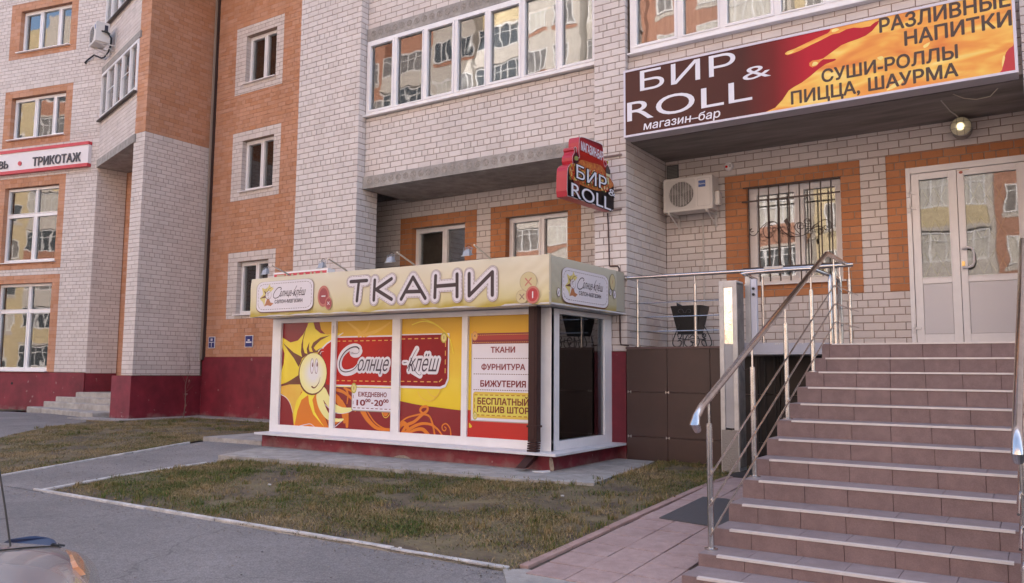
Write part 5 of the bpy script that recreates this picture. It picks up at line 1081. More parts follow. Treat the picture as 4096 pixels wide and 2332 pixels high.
# floodlights on arms
def flood(head, root, lab):
    r = onY(root, 7.98); X = r[0]; h = onX(head, X); h = np.array([X, max(6.9, min(7.75, h[1])), h[2]]) if X else h
    hy = 7.28; v = ray(*head); hp = EYE+v*(hy/v[1]); t = thing('floodlight', lab, 'floodlight', (r[0], 7.98, 2.95), 'floodlights on arms over the kiosk canopy')
    MB().tube([tuple(r), (hp[0]+.06, hy+.05, hp[2]+.07)], .011, 6).build('arm', GALV, t)
    FL = mat('floodlight grey', (.33,.34,.37), .45, .3); x, y, z = hp
    sc_h = .66; 
    hd = MB(); hd.hexa([(x-.075,y-.05,z-.085),(x-.075,y+.05,z-.055),(x+.075,y+.05,z-.055),(x+.075,y-.05,z-.085),(x-.05,y-.02,z+.01),(x-.05,y+.06,z+.02),(x+.05,y+.06,z+.02),(x+.05,y-.02,z+.01)]); hd.build('head', FL, t, bevel=.008)
    MB().hexa([(x-.085,y-.06,z-.10),(x-.085,y+.06,z-.068),(x+.085,y+.06,z-.068),(x+.085,y-.06,z-.10),(x-.085,y-.06,z-.085),(x-.085,y+.06,z-.053),(x+.085,y+.06,z-.053),(x+.085,y-.06,z-.085)]).build('rim', FL, t)
    MB().box(x-.03,y+.0,z+.012,x+.03,y+.05,z+.04).build('terminal_box', FL, t, bevel=.004)
    MB().tube([(x-.09,y,z-.04),(x-.09,y+.02,z+.05),(x+.0,y+.05,z+.075),(x+.09,y+.02,z+.05),(x+.09,y,z-.04)], .006, 6).build('yoke', FL, t)
    c = cr([(x,y+.03,z+.035),(x-.06,y+.05,z+.07),(x-.02,y+.05,z+.11),(x+.05,y+.05,z+.08)], False, 5); MB().tube(c, .005, 5).build('cable', RUBB, t)
    for ch in t.children:
        if ch.name.split('.')[0] != 'arm':
            hl = Vector((x, y, z))-t.location; ch.location = hl*(1-sc_h); ch.scale = (sc_h,)*3
    return t
flood(ZK(325,235), ZK(605,292), 'leftmost floodlight, in front of the orange wall window'); flood(ZK(980,160), ZK(1275,243), 'second floodlight, against the white pier'); flood(ZG(375,1235), ZG(600,1300), 'third floodlight, before the dark recess'); flood(ZG(1090,1170), ZG(1312,1247), 'rightmost floodlight, between the two recess windows')

# ================================================================== BAR FASCIA SIGN
fS = frY(9.78); sg = thing('bar_sign', 'wide brown to orange lightbox sign reading БИР & ROLL above the bar terrace', 'sign', (-2.4, 9.8, 4.78))
SX0, SX1 = fS.hit((2495,420))[0], -.072; SZ0, SZ1 = fS.hit((2497,552))[1], fS.hit((2495,285))[1]
MB().box(SX0, 9.785, SZ0, SX1, 10.02, SZ1).build('box', mat('sign side grey', (.50,.46,.48), .5), sg)
k = MB(); e = .028
for q in ((SX0,SZ0,SX1,SZ0+e),(SX0,SZ1-e,SX1,SZ1),(SX0,SZ0+e,SX0+e,SZ1-e),(SX1-e,SZ0+e,SX1,SZ1-e)): k.box(q[0], 9.772, q[1], q[2], 9.79, q[3])
k.build('frame', mat('sign frame lilac white', (.66,.62,.70), .45), sg)
SB = gradmat('sign brown to red', 0, -4.3, -2.2, [(0,(.085,.030,.022)),(.62,(.080,.024,.019)),(.80,(.17,.018,.018)),(1,(.48,.018,.035))], .35)
LIQ = bpy.data.materials.new('liquid orange print'); LIQ.use_nodes = True; t = LIQ.node_tree; b = t.nodes['Principled BSDF']; b.inputs['Roughness'].default_value = .35
ge = t.nodes.new('ShaderNodeNewGeometry'); mp = t.nodes.new('ShaderNodeMapping'); mp.inputs['Rotation'].default_value = (0, math.radians(40), 0); mp.inputs['Scale'].default_value = (1.0,1,3.2); no = t.nodes.new('ShaderNodeTexNoise'); no.inputs['Scale'].default_value = 1.5; no.inputs['Detail'].default_value = 2.5; no.inputs['Distortion'].default_value = .9
r = t.nodes.new('ShaderNodeValToRGB'); e_ = r.color_ramp.elements
while len(e_) < 4: e_.new(.5)
for i, (p, c) in enumerate(((.30,(.72,.20,.03)),(.45,(.82,.34,.05)),(.58,(.88,.55,.10)),(.74,(.90,.72,.25)))): e_[i].position = p; e_[i].color = (*c, 1)
t.links.new(ge.outputs['Position'], mp.inputs[0]); t.links.new(mp.outputs[0], no.inputs['Vector']); t.links.new(no.outputs['Fac'], r.inputs[0]); t.links.new(r.outputs[0], b.inputs['Base Color'])
a = Art(fS, sg, .001, .0012, clip=(SX0+e, SZ0+e, SX1-e, SZ1-e)); a.rect(SX0, SZ0, SX1, SZ1, SB, 'sign_face')
Q = lambda *p: [fS.hit(ZS2(*q)) for q in p]
liq = Q((-340,1120),(-240,1045),(-170,970),(-110,880),(-60,845),(20,800),(100,740),(180,670),(250,622),(330,592),(352,580),(340,570),(290,573),(225,575),(195,598),(160,640),(120,655),(92,640),(90,612),(120,588),(180,580),(225,568),(290,520),(345,480),(400,440),(470,410),(560,380),(640,345),(700,300),(755,235),(772,195),(730,215),(680,255),(600,270),(520,268),(450,285),(380,320),(320,332),(300,340),(200,392),(100,440),(0,492),(-60,515),(-120,535),(-140,530),(-146,518),(-120,498),(-40,468),(60,418),(180,362),(270,322),(292,300),(295,280),(310,255))
a.fill(liq+[(SX1, SZ1), (SX1, SZ0), liq[0]], LIQ, 'liquid_print')
a.fill(Q((2110,415),(2070,445),(2030,470),(2000,510),(1985,560),(1975,620),(1960,680),(1935,730),(2140,720)), mat('sign red corner', (.50,.018,.035), .35), 'red_blob')
LIT = mat('pale splash', (.88,.70,.22), .35)
for q in ([(130,605),(160,600),(175,615),(150,635),(118,638)],[(310,290),(350,275),(380,285),(340,310),(312,312)],[(-130,520),(-90,505),(-60,500),(-95,520)],[(750,560),(790,545),(810,560),(780,585)],[(1960,600),(1975,540),(1990,560),(1965,650)],[(840,880),(900,820),(1010,760),(960,830)],[(1200,440),(1260,410),(1240,450),(1205,465)]): a.fill(cr(Q(*q), True, 4), LIT, 'highlight')
a.flush(); SWH = mat('sign letter white', (.74,.73,.80), .4); SBK = mat('sign letter brown', (.050,.026,.022), .4)
for tx, z, bl, br, tl, m_, xh, bd, sh in (('БИР', ZS, (268,886), (1195,703), (274,690), SWH, 0, -.006, 0), ('&', ZS, (1266,786), (1540,733), (1266,656), SWH, 0, 0, 0), ('ROLL', ZS, (143,1183), (1357,955), (147,988), SWH, 0, -.006, 0), ('магазин–бар', ZS, (302,1262), (1046,1140), (304,1203), SWH, 1, .012, .12),
    ('РАЗЛИВНЫЕ', ZS2, (776,316), (2040,52), (773,182), SBK, 0, .028, 0), ('НАПИТКИ', ZS2, (1020,443), (2052,243), (1017,307), SBK, 0, .028, 0), ('СУШИ-РОЛЛЫ', ZS2, (215,800), (1530,560), (214,680), SBK, 0, .028, 0), ('ПИЦЦА,', ZS2, (-82,1013), (580,905), (-88,893), SBK, 0, .026, 0), ('ШАУРМА', ZS2, (668,883), (1534,738), (664,760), SBK, 0, .028, 0)):
    text(fS, sg, tx, z(*bl), z(*br), z(*tl), m_, a.n+.001, z=z, xh=bool(xh), bold=bd, shear=sh)

# ================================================================== PROJECTING BLADE SIGN
XS = -4.90; fX = Fr(XS, 0, 90); bs = thing('projecting_sign', 'red blade sign shaped like bottles and pizza reading БИР & ROLL', 'sign', (XS, 9.6, 3.9))
def H(*p): return [fX.hit(ZH(*q)) for q in p]
outl = H((345,1090),(335,1000),(338,800),(343,690),(352,640),(380,608),(410,595),(428,590),(418,540),(418,490),(428,455),(445,430),(450,400),(440,375),(442,350),(455,335),(472,335),(486,350),(486,375),(480,400),(482,430),(495,460),(510,490),(520,503),(528,490),(518,440),(518,390),(520,260),(525,205),(535,182),(560,178),(600,185),(700,222),(800,260),(850,280),(880,305),(890,350),(893,430),(900,560),(910,620),(920,640),(940,610),(940,590),(928,570),(930,550),(940,538),(955,538),(965,555),(963,590),(955,610),(965,640),(985,680),(992,720),(990,800),(1010,820),(1050,890),(1070,1000),(1078,1100),(1075,1325))
TH = .155   # box depth towards -X
mb = MB(); n = len(outl); fr_ = [fX.P(s, 0, z) for s, z in outl]; bk = [(x-TH, y, z) for x, y, z in fr_]
for i in range(n): j = (i+1) % n; mb.poly([fr_[i], bk[i], bk[j], fr_[j]])
tri = tessellate_polygon([[Vector((s, z, 0)) for s, z in outl]])
for t3 in tri: mb.poly([bk[i] for i in t3]); mb.poly([tuple(np.array(fr_[i])-np.array((.0006,0,0))) for i in t3])
fix_normals(mb.build('light_box', mat('sign red acrylic', (.42,.018,.035), .3), bs))
a = Art(fX, bs, .001, .0009)
cc = np.mean(np.array(outl), 0)
a.fill(outl, mat('sign rim white', (.74,.70,.72), .4), 'white_rim')
inn = []
for i in range(n):
    p0, p1, p2 = (np.array(outl[(i+d) % n]) for d in (-1, 0, 1)); d = p2-p0; d /= np.linalg.norm(d)+1e-9; nn_ = np.array([-d[1], d[0]]); inn.append(tuple(p1-nn_*.0085))
area = sum(outl[i][0]*outl[(i+1)%n][1]-outl[(i+1)%n][0]*outl[i][1] for i in range(n))
if area > 0: inn = [tuple(2*np.array(o)-np.array(i_)) for o, i_ in zip(outl, inn)]
zb_, zt_ = min(z for _, z in outl), max(z for _, z in outl)
BG = gradmat('blade background', 2, zb_, zt_, [(0,(.012,.008,.010)),(.38,(.02,.010,.010)),(.62,(.35,.02,.012)),(.78,(.50,.02,.012)),(.92,(.30,.010,.018)),(1,(.06,.008,.012))], .35)
a.fill(inn, BG, 'sign_face')
# pizza: scattered toppings
PZ = [mat('pizza sauce', (.42,.07,.02), .5, col2=(.62,.25,.05), vscale=18)]+[mat('topping %d' % i, c, .5) for i, c in enumerate([(.60,.03,.015),(.72,.35,.06),(.80,.62,.20),(.08,.18,.03),(.75,.62,.38),(.40,.02,.012),(.62,.05,.02)])]
a.fill(cr(H((365,660),(400,615),(480,590),(560,535),(700,575),(850,620),(915,700),(985,800),(1020,860),(1045,930),(960,990),(820,1010),(650,960),(480,880),(390,790)), True, 4), PZ[0], 'pizza')
rr = random.Random(3)
for i in range(260):
    u, v = rr.random(), rr.random(); x = 380+u*600; y = 585+u*170+v*(240+60*u); r_ = rr.uniform(.010,.026); q = fX.hit(ZH(x, y)); a.ell(*q, r_, r_*rr.uniform(.5,1), rr.choice(PZ[1:]), 'topping', rot=rr.random()*3, seg=7)
for c_, pts in (((.06,.01,.02), ((445,435),(470,420),(490,460),(500,520),(500,580),(440,585),(430,530),(432,480))), ((.035,.022,.022), ((945,612),(965,650),(985,700),(985,760),(925,760),(918,700),(925,650)))): a.fill(H(*pts), mat('bottle %.2f' % c_[0], c_, .3), 'bottle')
a.ell(*fX.hit(ZH(462,370)), .014, .022, mat('bottle cap brown', (.42,.25,.20)), 'bottle_cap'); a.ell(*fX.hit(ZH(947,572)), .014, .024, mat('bottle cap lime', (.50,.55,.05)), 'bottle_cap')
a.fill(cr(H((445,480),(490,490),(490,540),(440,535)), True, 3), mat('bottle label green', (.25,.30,.08)), 'bottle_label'); LB = mat('bottle label cream', (.62,.58,.35)); a.fill(H((920,740),(985,765),(985,800),(925,785)), LB, 'bottle_label'); a.ell(*fX.hit(ZH(955,860)), .022, .055, mat('label green', (.25,.40,.12)), 'bottle_label'); a.ell(*fX.hit(ZH(955,860)), .018, .047, LB, 'bottle_label')
a.fill(H((425,850),(515,870),(515,1100),(425,1075)), mat('amber bottle', (.22,.03,.02), .3), 'bottle'); a.fill(H((425,920),(505,940),(505,975),(425,955)), mat('amber label', (.45,.05,.03)), 'bottle_label'); a.fill(H((425,1020),(475,1030),(475,1065),(425,1050)), mat('amber label2', (.65,.50,.12)), 'bottle_label')
a.flush(); nn_ = a.n+.003
for tx, bl, br, tl, bd in (('БИР', (462,812), (925,930), (460,600), 0), ('ROLL', (385,1088), (990,1275), (385,870), -.002), ('&', (955,1070), (1065,1120), (955,960), .0)):
    for m_, b2, off in ((mat('letter shadow', (.012,.01,.012)), bd+.055, 0), (SWH, bd, .004)): text(fX, bs, tx, H(bl)[0], H(br)[0], H(tl)[0], m_, nn_+off, bold=b2, ext=.003)
text(fX, bs, 'МАГАЗИН-БАР', H((535,385))[0], H((872,513))[0], H((535,250))[0], SWH, nn_, bold=.03)
for y in (3.83, 4.32, 4.86):
    z = {3.83: fP.hit(ZH(1180,1292))[1], 4.32: fP.hit(ZH(1180,992))[1], 4.86: fP.hit(ZH(1165,458))[1]}[y]
    k = MB(); k.box(XS-.30, 9.955, z-.012, fP.hit(ZH(1182,992))[0], 9.975, z+.012); k.build('bracket', mat('rusty bracket', (.22,.15,.13), .7), bs)
    MB().box(XS-.03, fX.hit(ZH(1075,1300))[0]-.02, z-.01, XS-.01, 9.96, z+.01).build('bracket_arm', MATS['rusty bracket'], bs)

# cables on the pier
CB = mat('brown cable', (.06,.025,.022), .6)
def fpx(z, *pts, Y=9.965): f_ = frY(Y); return [f_.P(f_.hit(z(*q))[0], 0, f_.hit(z(*q))[1]) for q in pts]
tag(MB().tube(fpx(ZG, (2395,820),(2405,1000),(2412,1310)), .009, 6).build('cable', CB), 'dark brown cable running down the pier below the blade sign', 'cable')
tag(MB().tube(fpx(ZL, (2290,175),(2300,190),(2390,188),(2405,210),(2412,600),(2420,1060),(2430,1105),(2520,1112)), .010, 6).build('cable', CB), 'brown cable looping past the kiosk canopy down to the terrace', 'cable')
tag(MB().tube(fpx(ZG, (2395,0),(2393,120),(2392,290)), .003, 5).build('thin_wire', CB), 'thin straight wire dropping down the pier to the top of blade sign', 'wire')

# ================================================================== TERRACE
PITP = mat('shaded pit panel', (.022,.014,.012), .6)  # same brown panels, coloured near-black to put in the pit's shade
TR = thing('terrace', 'raised tiled bar terrace faced with big brown square panels', 'terrace', (-3.9, 9.95, .43)); BP = mat('brown facade panel', (.066,.036,.031), .42, var=.12, vscale=2)
k = MB(); k.box(-4.70,9.97,1.80,-3.02,11.39,1.905); k.box(-3.02,10.02,1.80,-1.93,11.39,1.905); k.box(-1.90,8.83,1.80,.1,11.39,1.892); k.build('deck', mat('terrace concrete', (.27,.235,.22), .8, var=.2), TR)
for (a, b_) in ((-4.702,-4.124),(-4.118,-3.543),(-3.537,-3.385)):
    for (c, d) in ((.42,.738),(.744,1.325),(1.331,1.90)): MB().box(a, 9.945, c, b_, 9.96, d).build('panel', BP, TR, bevel=.002)
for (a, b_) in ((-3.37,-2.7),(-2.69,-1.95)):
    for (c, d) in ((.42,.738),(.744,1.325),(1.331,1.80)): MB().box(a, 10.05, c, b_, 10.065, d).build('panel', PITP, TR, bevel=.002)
CLP = mat('zinc clip', (.60,.57,.55), .35, .8)
for x in (-4.66,-4.12,-3.54):
    for z in (.741,1.328): k = MB(); [k.box(x+dx-.005, 9.938, z-.016, x+dx+.005, 9.944, z+.016) for dx in (-.02,.02)]; k.box(x-.018, 9.939, z-.003, x+.018, 9.943, z+.003); k.build('clip', CLP, TR)
MB().box(-4.71,9.935,1.902,-3.38,9.975,1.928).build('edge_trim', mat('edge trim brown', (.13,.075,.07), .5), TR)
MB().box(-3.0,8.85,.2,-1.96,10.04,.46).build('pit_floor', mat('dark pit', (.035,.03,.028), .9), TR)

# ================================================================== STAIRS
ST = thing('entrance_stairs', 'wide flight of mauve tiled steps with white nosings leading to the bar door', 'stairs', (-1, 6.5, .25))
RY = [1,.959,.918,.880,.842,.800,.764,.727,.690,.653,.617,.583,.55]; RZ = [.0343,.0168,.0011,-.0151,-.0311,-.0459,-.0613,-.0765,-.0908,-.1058,-.1198,-.1328,-.1417]; Y0 = 8.8
YK = [Y0*v for v in RY]; ZK_ = [1.6+Y0*v for v in RZ]; YK.append(4.52); ZK_.append(.262)
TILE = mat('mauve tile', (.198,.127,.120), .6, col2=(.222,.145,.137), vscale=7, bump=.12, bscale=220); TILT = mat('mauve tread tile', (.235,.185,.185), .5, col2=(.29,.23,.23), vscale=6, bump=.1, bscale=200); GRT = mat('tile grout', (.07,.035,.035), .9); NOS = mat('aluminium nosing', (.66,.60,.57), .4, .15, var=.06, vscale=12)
XL, XR = -1.926, .12
detail(TILE, 'worn'); detail(TILT, 'worn'); detail(PINK, 'worn')
tj = (-1.83,-1.58,-1.29,-.98,-.69,-.40)
for k_ in range(13):
    yk, zk = YK[k_], ZK_[k_]; zn = ZK_[k_+1] if k_ < 12 else .24; yn = YK[k_-1] if k_ else Y0+.4
    core = MB().box(XL+.006, yk+.010, .2, XR, yn+.012 if k_ else Y0+.02, zk-.012).build('step', GRT, ST)
    sh = (k_*.047) % .29; xs = [XL]+sorted([XL+.075+((i*.29+sh) % 2.03) for i in range(7)])+[XR]; xs = [xs[0]]+[x for i, x in enumerate(xs[1:-1]) if x-XL > .06 and XR-x > .05]+[XR]
    for x0, x1 in zip(xs[:-1], xs[1:]):
        if x1-x0 < .02: continue
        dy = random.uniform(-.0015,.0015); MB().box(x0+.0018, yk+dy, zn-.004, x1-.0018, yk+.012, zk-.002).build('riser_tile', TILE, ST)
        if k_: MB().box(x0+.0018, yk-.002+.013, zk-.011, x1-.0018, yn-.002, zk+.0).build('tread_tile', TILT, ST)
    k = MB(); k.box(XL+.10+.012*(k_ % 3), yk-.008, zk-.012, -.155-.0035*k_, yk-.0015, zk+.003); k.box(XL+.10+.012*(k_ % 3), yk-.0015, zk+.0005, -.155-.0035*k_, yk+.030, zk+.0035); k.build('nosing_strip', NOS, ST)
k = MB()
for x0 in np.arange(XL, .1, .3): k.box(x0+.002, Y0+.013, 1.896, min(.1, x0+.298), Y0+.4, ZK_[0])
k.build('landing_tiles', TILT, ST, kind='stuff')

# ---------------- railings
def rail(name, X, ysx, sign, label):
    t = thing(name, label, 'railing', (X, 7, .5))
    top = [(X, 5.07, 1.225), (X, 5.02, 1.265), (X, 5.05, 1.31), (X, 5.16, 1.375), (X, 8.96, 2.86), (X, 9.04, 2.885), (X, 9.12, 2.885), (X, 10.25, 2.885)]
    MB().tube(top, .0255, 14).build('handrail', METAL, t, smooth=True)
    for (k_, y) in ((11,5.29),(8,6.28),(5,7.28),(2,8.27)):
        z0 = ZK_[k_]; zt = 1.375+(y-5.16)*(2.86-1.375)/3.8; MB().tube([(X,y,z0),(X,y,zt-.17)], .0205, 14).build('post', METAL, t, smooth=True); MB().tube([(X,y,zt-.17),(X,y,zt-.01)], .008, 8).build('post_pin', METAL, t); MB().lathe((X,y,z0), [(.045,0),(.045,.006),(.03,.012)], 'z', 18).build('flange', METAL, t)
    for y in (9.36, 10.2):
        MB().tube([(X,y,1.9),(X,y,2.72)], .0205, 14).build('post', METAL, t, smooth=True); MB().tube([(X,y,2.72),(X,y,2.87)], .008, 8).build('post_pin', METAL, t)
    for d0, d1 in ((.935,2.545),(.745,2.345),(.555,2.145)):
        MB().tube([(X+.028*sign,5.20,d0-.02),(X+.028*sign,9.20,d1),(X+.028*sign,9.27,d1+.01),(X+.028*sign,10.55,d1+.01)], .0075, 8).build('rail_bar', METAL, t, smooth=True)
    return t
rail('stair_railing', -1.895, 0, 1, 'left stainless steel stair railing with three slim bars')
# right railing: only its lower end shows at the frame edge
rt = thing('stair_railing', 'right stainless steel stair railing cut by the picture edge', 'railing', (-.13, 6, .5)); X = -.125
k_ = onX((4075,1720), X)
X = -.130
def rx(y): return X*1.0
MB().tube([(X,4.92,1.16),(X,4.88,1.20),(X,4.90,1.26),(X,5.0,1.32),(X+.02,8.9,2.86),(X+.02,9.1,2.885)], .0255, 14).build('handrail', METAL, rt, smooth=True)
for (kk_, y) in ((11,5.27),(8,6.28),(5,7.3),(2,8.3)): zt = 1.32+(y-5.0)*.395; MB().tube([(X+.01,y,ZK_[kk_]),(X+.01,y,zt-.17)], .0205, 14).build('post', METAL, rt, smooth=True); MB().tube([(X+.01,y,zt-.17),(X+.01,y,zt-.01)], .008, 8).build('post_pin', METAL, rt)
for d0, d1 in ((.93,2.5),(.75,2.3),(.56,2.1)): MB().tube([(X-.015,5.05,d0-.06),(X+.01,9.1,d1)], .0085, 8).build('rail_bar', METAL, rt, smooth=True)
tr = thing('terrace_railing', 'stainless steel railing along the terrace edge in front of the litter bin', 'railing', (-3.6, 9.95, 1.92)); Y = 9.95
MB().tube([(-4.70,Y,2.865),(-1.80,Y,2.862)], .0255, 14).build('handrail', METAL, tr, smooth=True); MB().tube([(-4.712,Y,2.865),(-4.70,Y,2.865)], .045, 14).build('wall_flange', METAL, tr)
for x in (-4.535,-3.725,-1.95):
    MB().tube([(x,Y,1.925),(x,Y,2.73)], .0205, 14).build('post', METAL, tr, smooth=True); MB().tube([(x,Y,2.73),(x,Y,2.85)], .008, 8).build('post_pin', METAL, tr); MB().lathe((x,Y,1.928), [(.045,0),(.045,.006),(.03,.012)], 'z', 18).build('flange', METAL, tr)
for z in (2.51,2.32,2.13): MB().tube([(-4.64,Y-.028,z),(-3.10,Y-.028,z)], .0065, 8).build('rail_bar', METAL, tr)
k = MB(); k.box(-2.83,9.915,2.815,-2.60,9.985,2.90); k.build('junction_plate', mat('worn plate', (.52,.47,.43), .5, .4), tr, bevel=.01)
# ================================================================== WHEELCHAIR LIFT
LF = thing('wheelchair_lift', 'steel vertical platform lift mast with mirror panel between terrace and stairs', 'lift', (-3.08, 9.3, .44)); LG = mat('lift painted frame', (.50,.485,.48), .42, .4, var=.15, vscale=6); LP = mat('lift grey panel', (.36,.35,.36), .5, var=.1, vscale=3)
k = MB(); k.box(-3.19,9.30,.43,-3.135,9.56,2.66); k.box(-3.03,9.30,.43,-2.975,9.56,2.66); k.box(-3.19,9.302,2.60,-2.975,9.56,2.68); k.box(-3.135,9.32,.43,-3.03,9.55,.5); k.build('mast_frame', LG, LF, bevel=.004)
MB().box(-3.135,9.315,1.93,-3.03,9.33,2.60).build('mirror_panel', mat('polished mirror steel', (.80,.74,.66), .06, 1.0, bump=.5, bscale=4), LF)
MB().box(-3.135,9.316,.95,-3.03,9.33,1.925).build('grey_panel', LP, LF); MB().box(-3.18,9.295,.44,-2.99,9.31,.93).build('checker_plate', mat('checker plate', (.27,.25,.24), .5, .5, bump=.9, bscale=60), LF)
MB().box(-2.974,9.32,.5,-2.968,9.54,2.64).build('side_cover', mat('dusty side cover', (.20,.17,.15), .7, var=.3, vscale=8), LF)
MB().box(-2.965,9.60,1.94,-2.92,9.63,2.75).build('gate_post', LG, LF); MB().box(-2.92,9.605,1.94,-2.905,9.64,2.73).build('gate_post', LG, LF)
MB().box(-2.90,9.60,1.93,-2.83,9.66,2.72).build('control_panel', mat('control panel white', (.60,.60,.68), .4), LF, bevel=.004)
for z in (2.60,2.53): MB().tube([(-2.862,9.598,z),(-2.862,9.575,z)], .016, 12).build('push_button', BLACKM, LF)
k = MB(); k.hexa([(-3.07,9.56,1.81),(-3.03,9.62,1.80),(-1.99,9.62,1.80),(-1.99,9.56,1.81),(-3.03,9.60,1.955),(-3.03,9.64,1.955),(-1.99,9.64,1.94),(-1.99,9.60,1.94)]); k.build('platform_apron', mat('apron grey', (.33,.32,.35), .6, .0, var=.08, vscale=2), LF, bevel=.004)
for x in (-2.62,-2.60,-2.57,-2.36,-2.31,-2.07): MB().tube([(x,9.598,1.935),(x,9.59,1.935)], .006, 8).build('bolt', GALV, LF)
MB().box(-2.96,9.66,1.86,-2.02,10.4,1.885).build('platform_floor', mat('platform steel', (.28,.26,.26), .6, .4), LF)
P = [(-2.96,9.62,2.775),(-2.93,9.61,2.795),(-2.3,9.58,2.80),(-2.17,9.60,2.79),(-2.08,9.68,2.755),(-2.02,9.76,2.73)]; MB().tube(cr(P, False, 5), .023, 12).build('lift_handrail', METAL, LF, smooth=True)
MB().tube([(-2.96,9.62,2.77),(-2.90,9.85,2.735)], .02, 10).build('lift_handrail', METAL, LF, smooth=True)
q0, q1 = onY(ZV(868,160), 9.45), onY(ZV(975,180), 9.9); U = [(q0[0],9.45,1.92),(q0[0],9.45,q0[2]-.06),(q0[0]+.005,9.47,q0[2]-.015),(q0[0]+.01,9.52,q0[2]),(q0[0]+.01,9.80,q0[2]),(q0[0]+.01,9.86,q0[2]-.02),(q0[0]+.01,9.88,q0[2]-.07),(q0[0]+.01,9.88,1.92)]
MB().tube(U, .021, 12).build('guard_hoop', METAL, LF, smooth=True); MB().tube([(q0[0],9.45,1.90),(q0[0],9.45,2.06)], .027, 12).build('hoop_socket', METAL, LF, smooth=True)
MB().tube([(-2.80,9.75,1.93),(-2.80,9.75,2.75)], .016, 8).build('guard_hoop', METAL, LF)
k = MB(); k.box(-3.0,10.041,.46,-2.97,10.047,1.80)
for x in (-2.93,-2.86,-2.74): k.tube([(x,9.98,.46),(x,9.98,1.80)], .008, 6)
k.build('guide_rails', mat('guide rail dark', (.06,.055,.055), .4, .5), LF)
# ================================================================== LITTER BIN
BN = thing('litter_bin', 'black wrought iron litter bin with scroll legs on the terrace', 'bin', (-4.08, 10.7, 1.91)); fb = frY(10.7)
x0, x1 = -4.30, -3.86; k = MB(); T_, B_ = [(x0,10.52,2.51),(x0,10.86,2.51),(x1,10.86,2.51),(x1,10.52,2.51)], [(x0+.08,10.58,2.12),(x0+.08,10.80,2.12),(x1-.08,10.80,2.12),(x1-.08,10.58,2.12)]
for i in range(4): j = (i+1) % 4; k.poly([T_[i], B_[i], B_[j], T_[j]])
k.poly(B_); k.build('tub', mat('bin black', (.016,.014,.014), .45), BN)
k = MB(); ti = [(x*.97+(-4.08)*.03, y*.97+10.69*.03, z-.002) for x, y, z in T_]; bi = [(x, y, z+.005) for x, y, z in B_]
for i in range(4): j = (i+1) % 4; k.poly([ti[j], bi[j], bi[i], ti[i]])
k.build('liner', MATS['bin black'], BN); MB().hexa([(-4.24,10.6,2.5),(-4.24,10.75,2.5),(-4.20,10.75,2.5),(-4.20,10.6,2.5),(-4.25,10.62,2.565),(-4.25,10.7,2.56),(-4.17,10.7,2.515),(-4.17,10.62,2.515)]).build('bag_corner', MATS['bin black'], BN)
def bq(*pts, Y=10.55): f_ = frY(Y); return [f_.P(f_.hit(ZF4(*q))[0], 0, f_.hit(ZF4(*q))[1]) for q in cr(list(pts), False, 4)]
for pts in (((555,760),(520,850),(490,930),(495,975),(530,990),(570,975),(580,940),(560,922),(540,935)),((805,770),(850,850),(885,935),(880,975),(845,990),(800,975),(785,940),(800,922),(820,935)),((545,890),(540,860),(560,850),(580,870),(560,910),(545,900)),((825,890),(825,865),(805,855),(790,880),(820,915)),((545,905),(640,915),(720,905),(800,915),(830,905)),((640,870),(610,930),(615,970),(650,990),(690,970),(690,940),(668,930)),((745,880),(760,930),(750,970),(715,990),(690,975)),((660,900),(690,870),(715,900),(700,950),(670,940))): MB().tube(bq(*pts), .007, 6).build('scroll_leg', BLACKM, BN, smooth=True)
for pts in (((560,640),(545,635),(548,615),(575,605),(595,625),(600,640),(620,640),(630,615),(655,605),(672,620),(665,640),(650,635)),): MB().tube(bq(*pts, Y=10.50), .005, 6).build('scroll_ornament', mat('bin ornament', (.05,.045,.045), .4), BN, smooth=True)
for x in (x0+.07, x1-.07): k = MB(); k.tube([(x,10.8,2.12),(x-.03 if x < -4.08 else x+.03,10.88,1.91)], .007, 6); k.build('scroll_leg', BLACKM, BN)
tag(MB().tube([(-2.93,9.20,2.0),(-2.90,9.12,1.75),(-2.84,9.1,1.62),(-2.76,9.12,1.66)], .003, 5).build('thin_wire', CB), 'thin dark wire hanging from the lift mast', 'wire')

# ================================================================== CAR (the hood seen in the lower left corner)
CAR = thing('parked_car', 'silver car hood with a blue bonnet deflector, orange turn signal and black aerial', 'car', (-1.5, -.2, .22))
hv = np.array([-.86,.51]); hv /= np.linalg.norm(hv); rv = np.array([hv[1], -hv[0]])    # forward, right
def cq(a, l, z): p = hv*a+rv*l; return (p[0], p[1], z)      # metres ahead of the eye, metres right of it, height
LR = -.008; WD = 1.62; LC_ = LR-WD/2
PAINT = mat('silver beige car paint', (.33,.335,.35), .24, .4, spec=.5); PAINT.node_tree.nodes['Principled BSDF'].inputs['Coat Weight'].default_value = .35
SECS = [(3.34,.50,.72,.45,.0),(3.30,.66,.84,.42,.01),(3.22,.735,.94,.40,.02),(3.08,.785,1.01,.38,.03),(2.9,.805,1.048,.38,.035),(2.6,.81,1.11,.38,.04),(2.3,.81,1.172,.38,.045),(2.0,.81,1.225,.38,.045),(1.75,.81,1.25,.38,.04),(1.4,.81,1.20,.38,.0),(0,.81,1.17,.38,0),(-1.0,.81,1.17,.38,0),(-1.5,.79,1.16,.40,.03),(-1.85,.74,1.08,.42,.03),(-1.95,.62,.85,.5,.02)]
def section(hf, top, bot, c):
    top += -.006; return [(0,top+c),(.5*hf,top+c*.8),(.78*hf,top+c*.3),(.90*hf,top-.006),(.975*hf,top-.05),(1.0*hf,top-.14),(1.0*hf,(top+bot)/2),(.98*hf,bot)]
k = MB(); rows = []
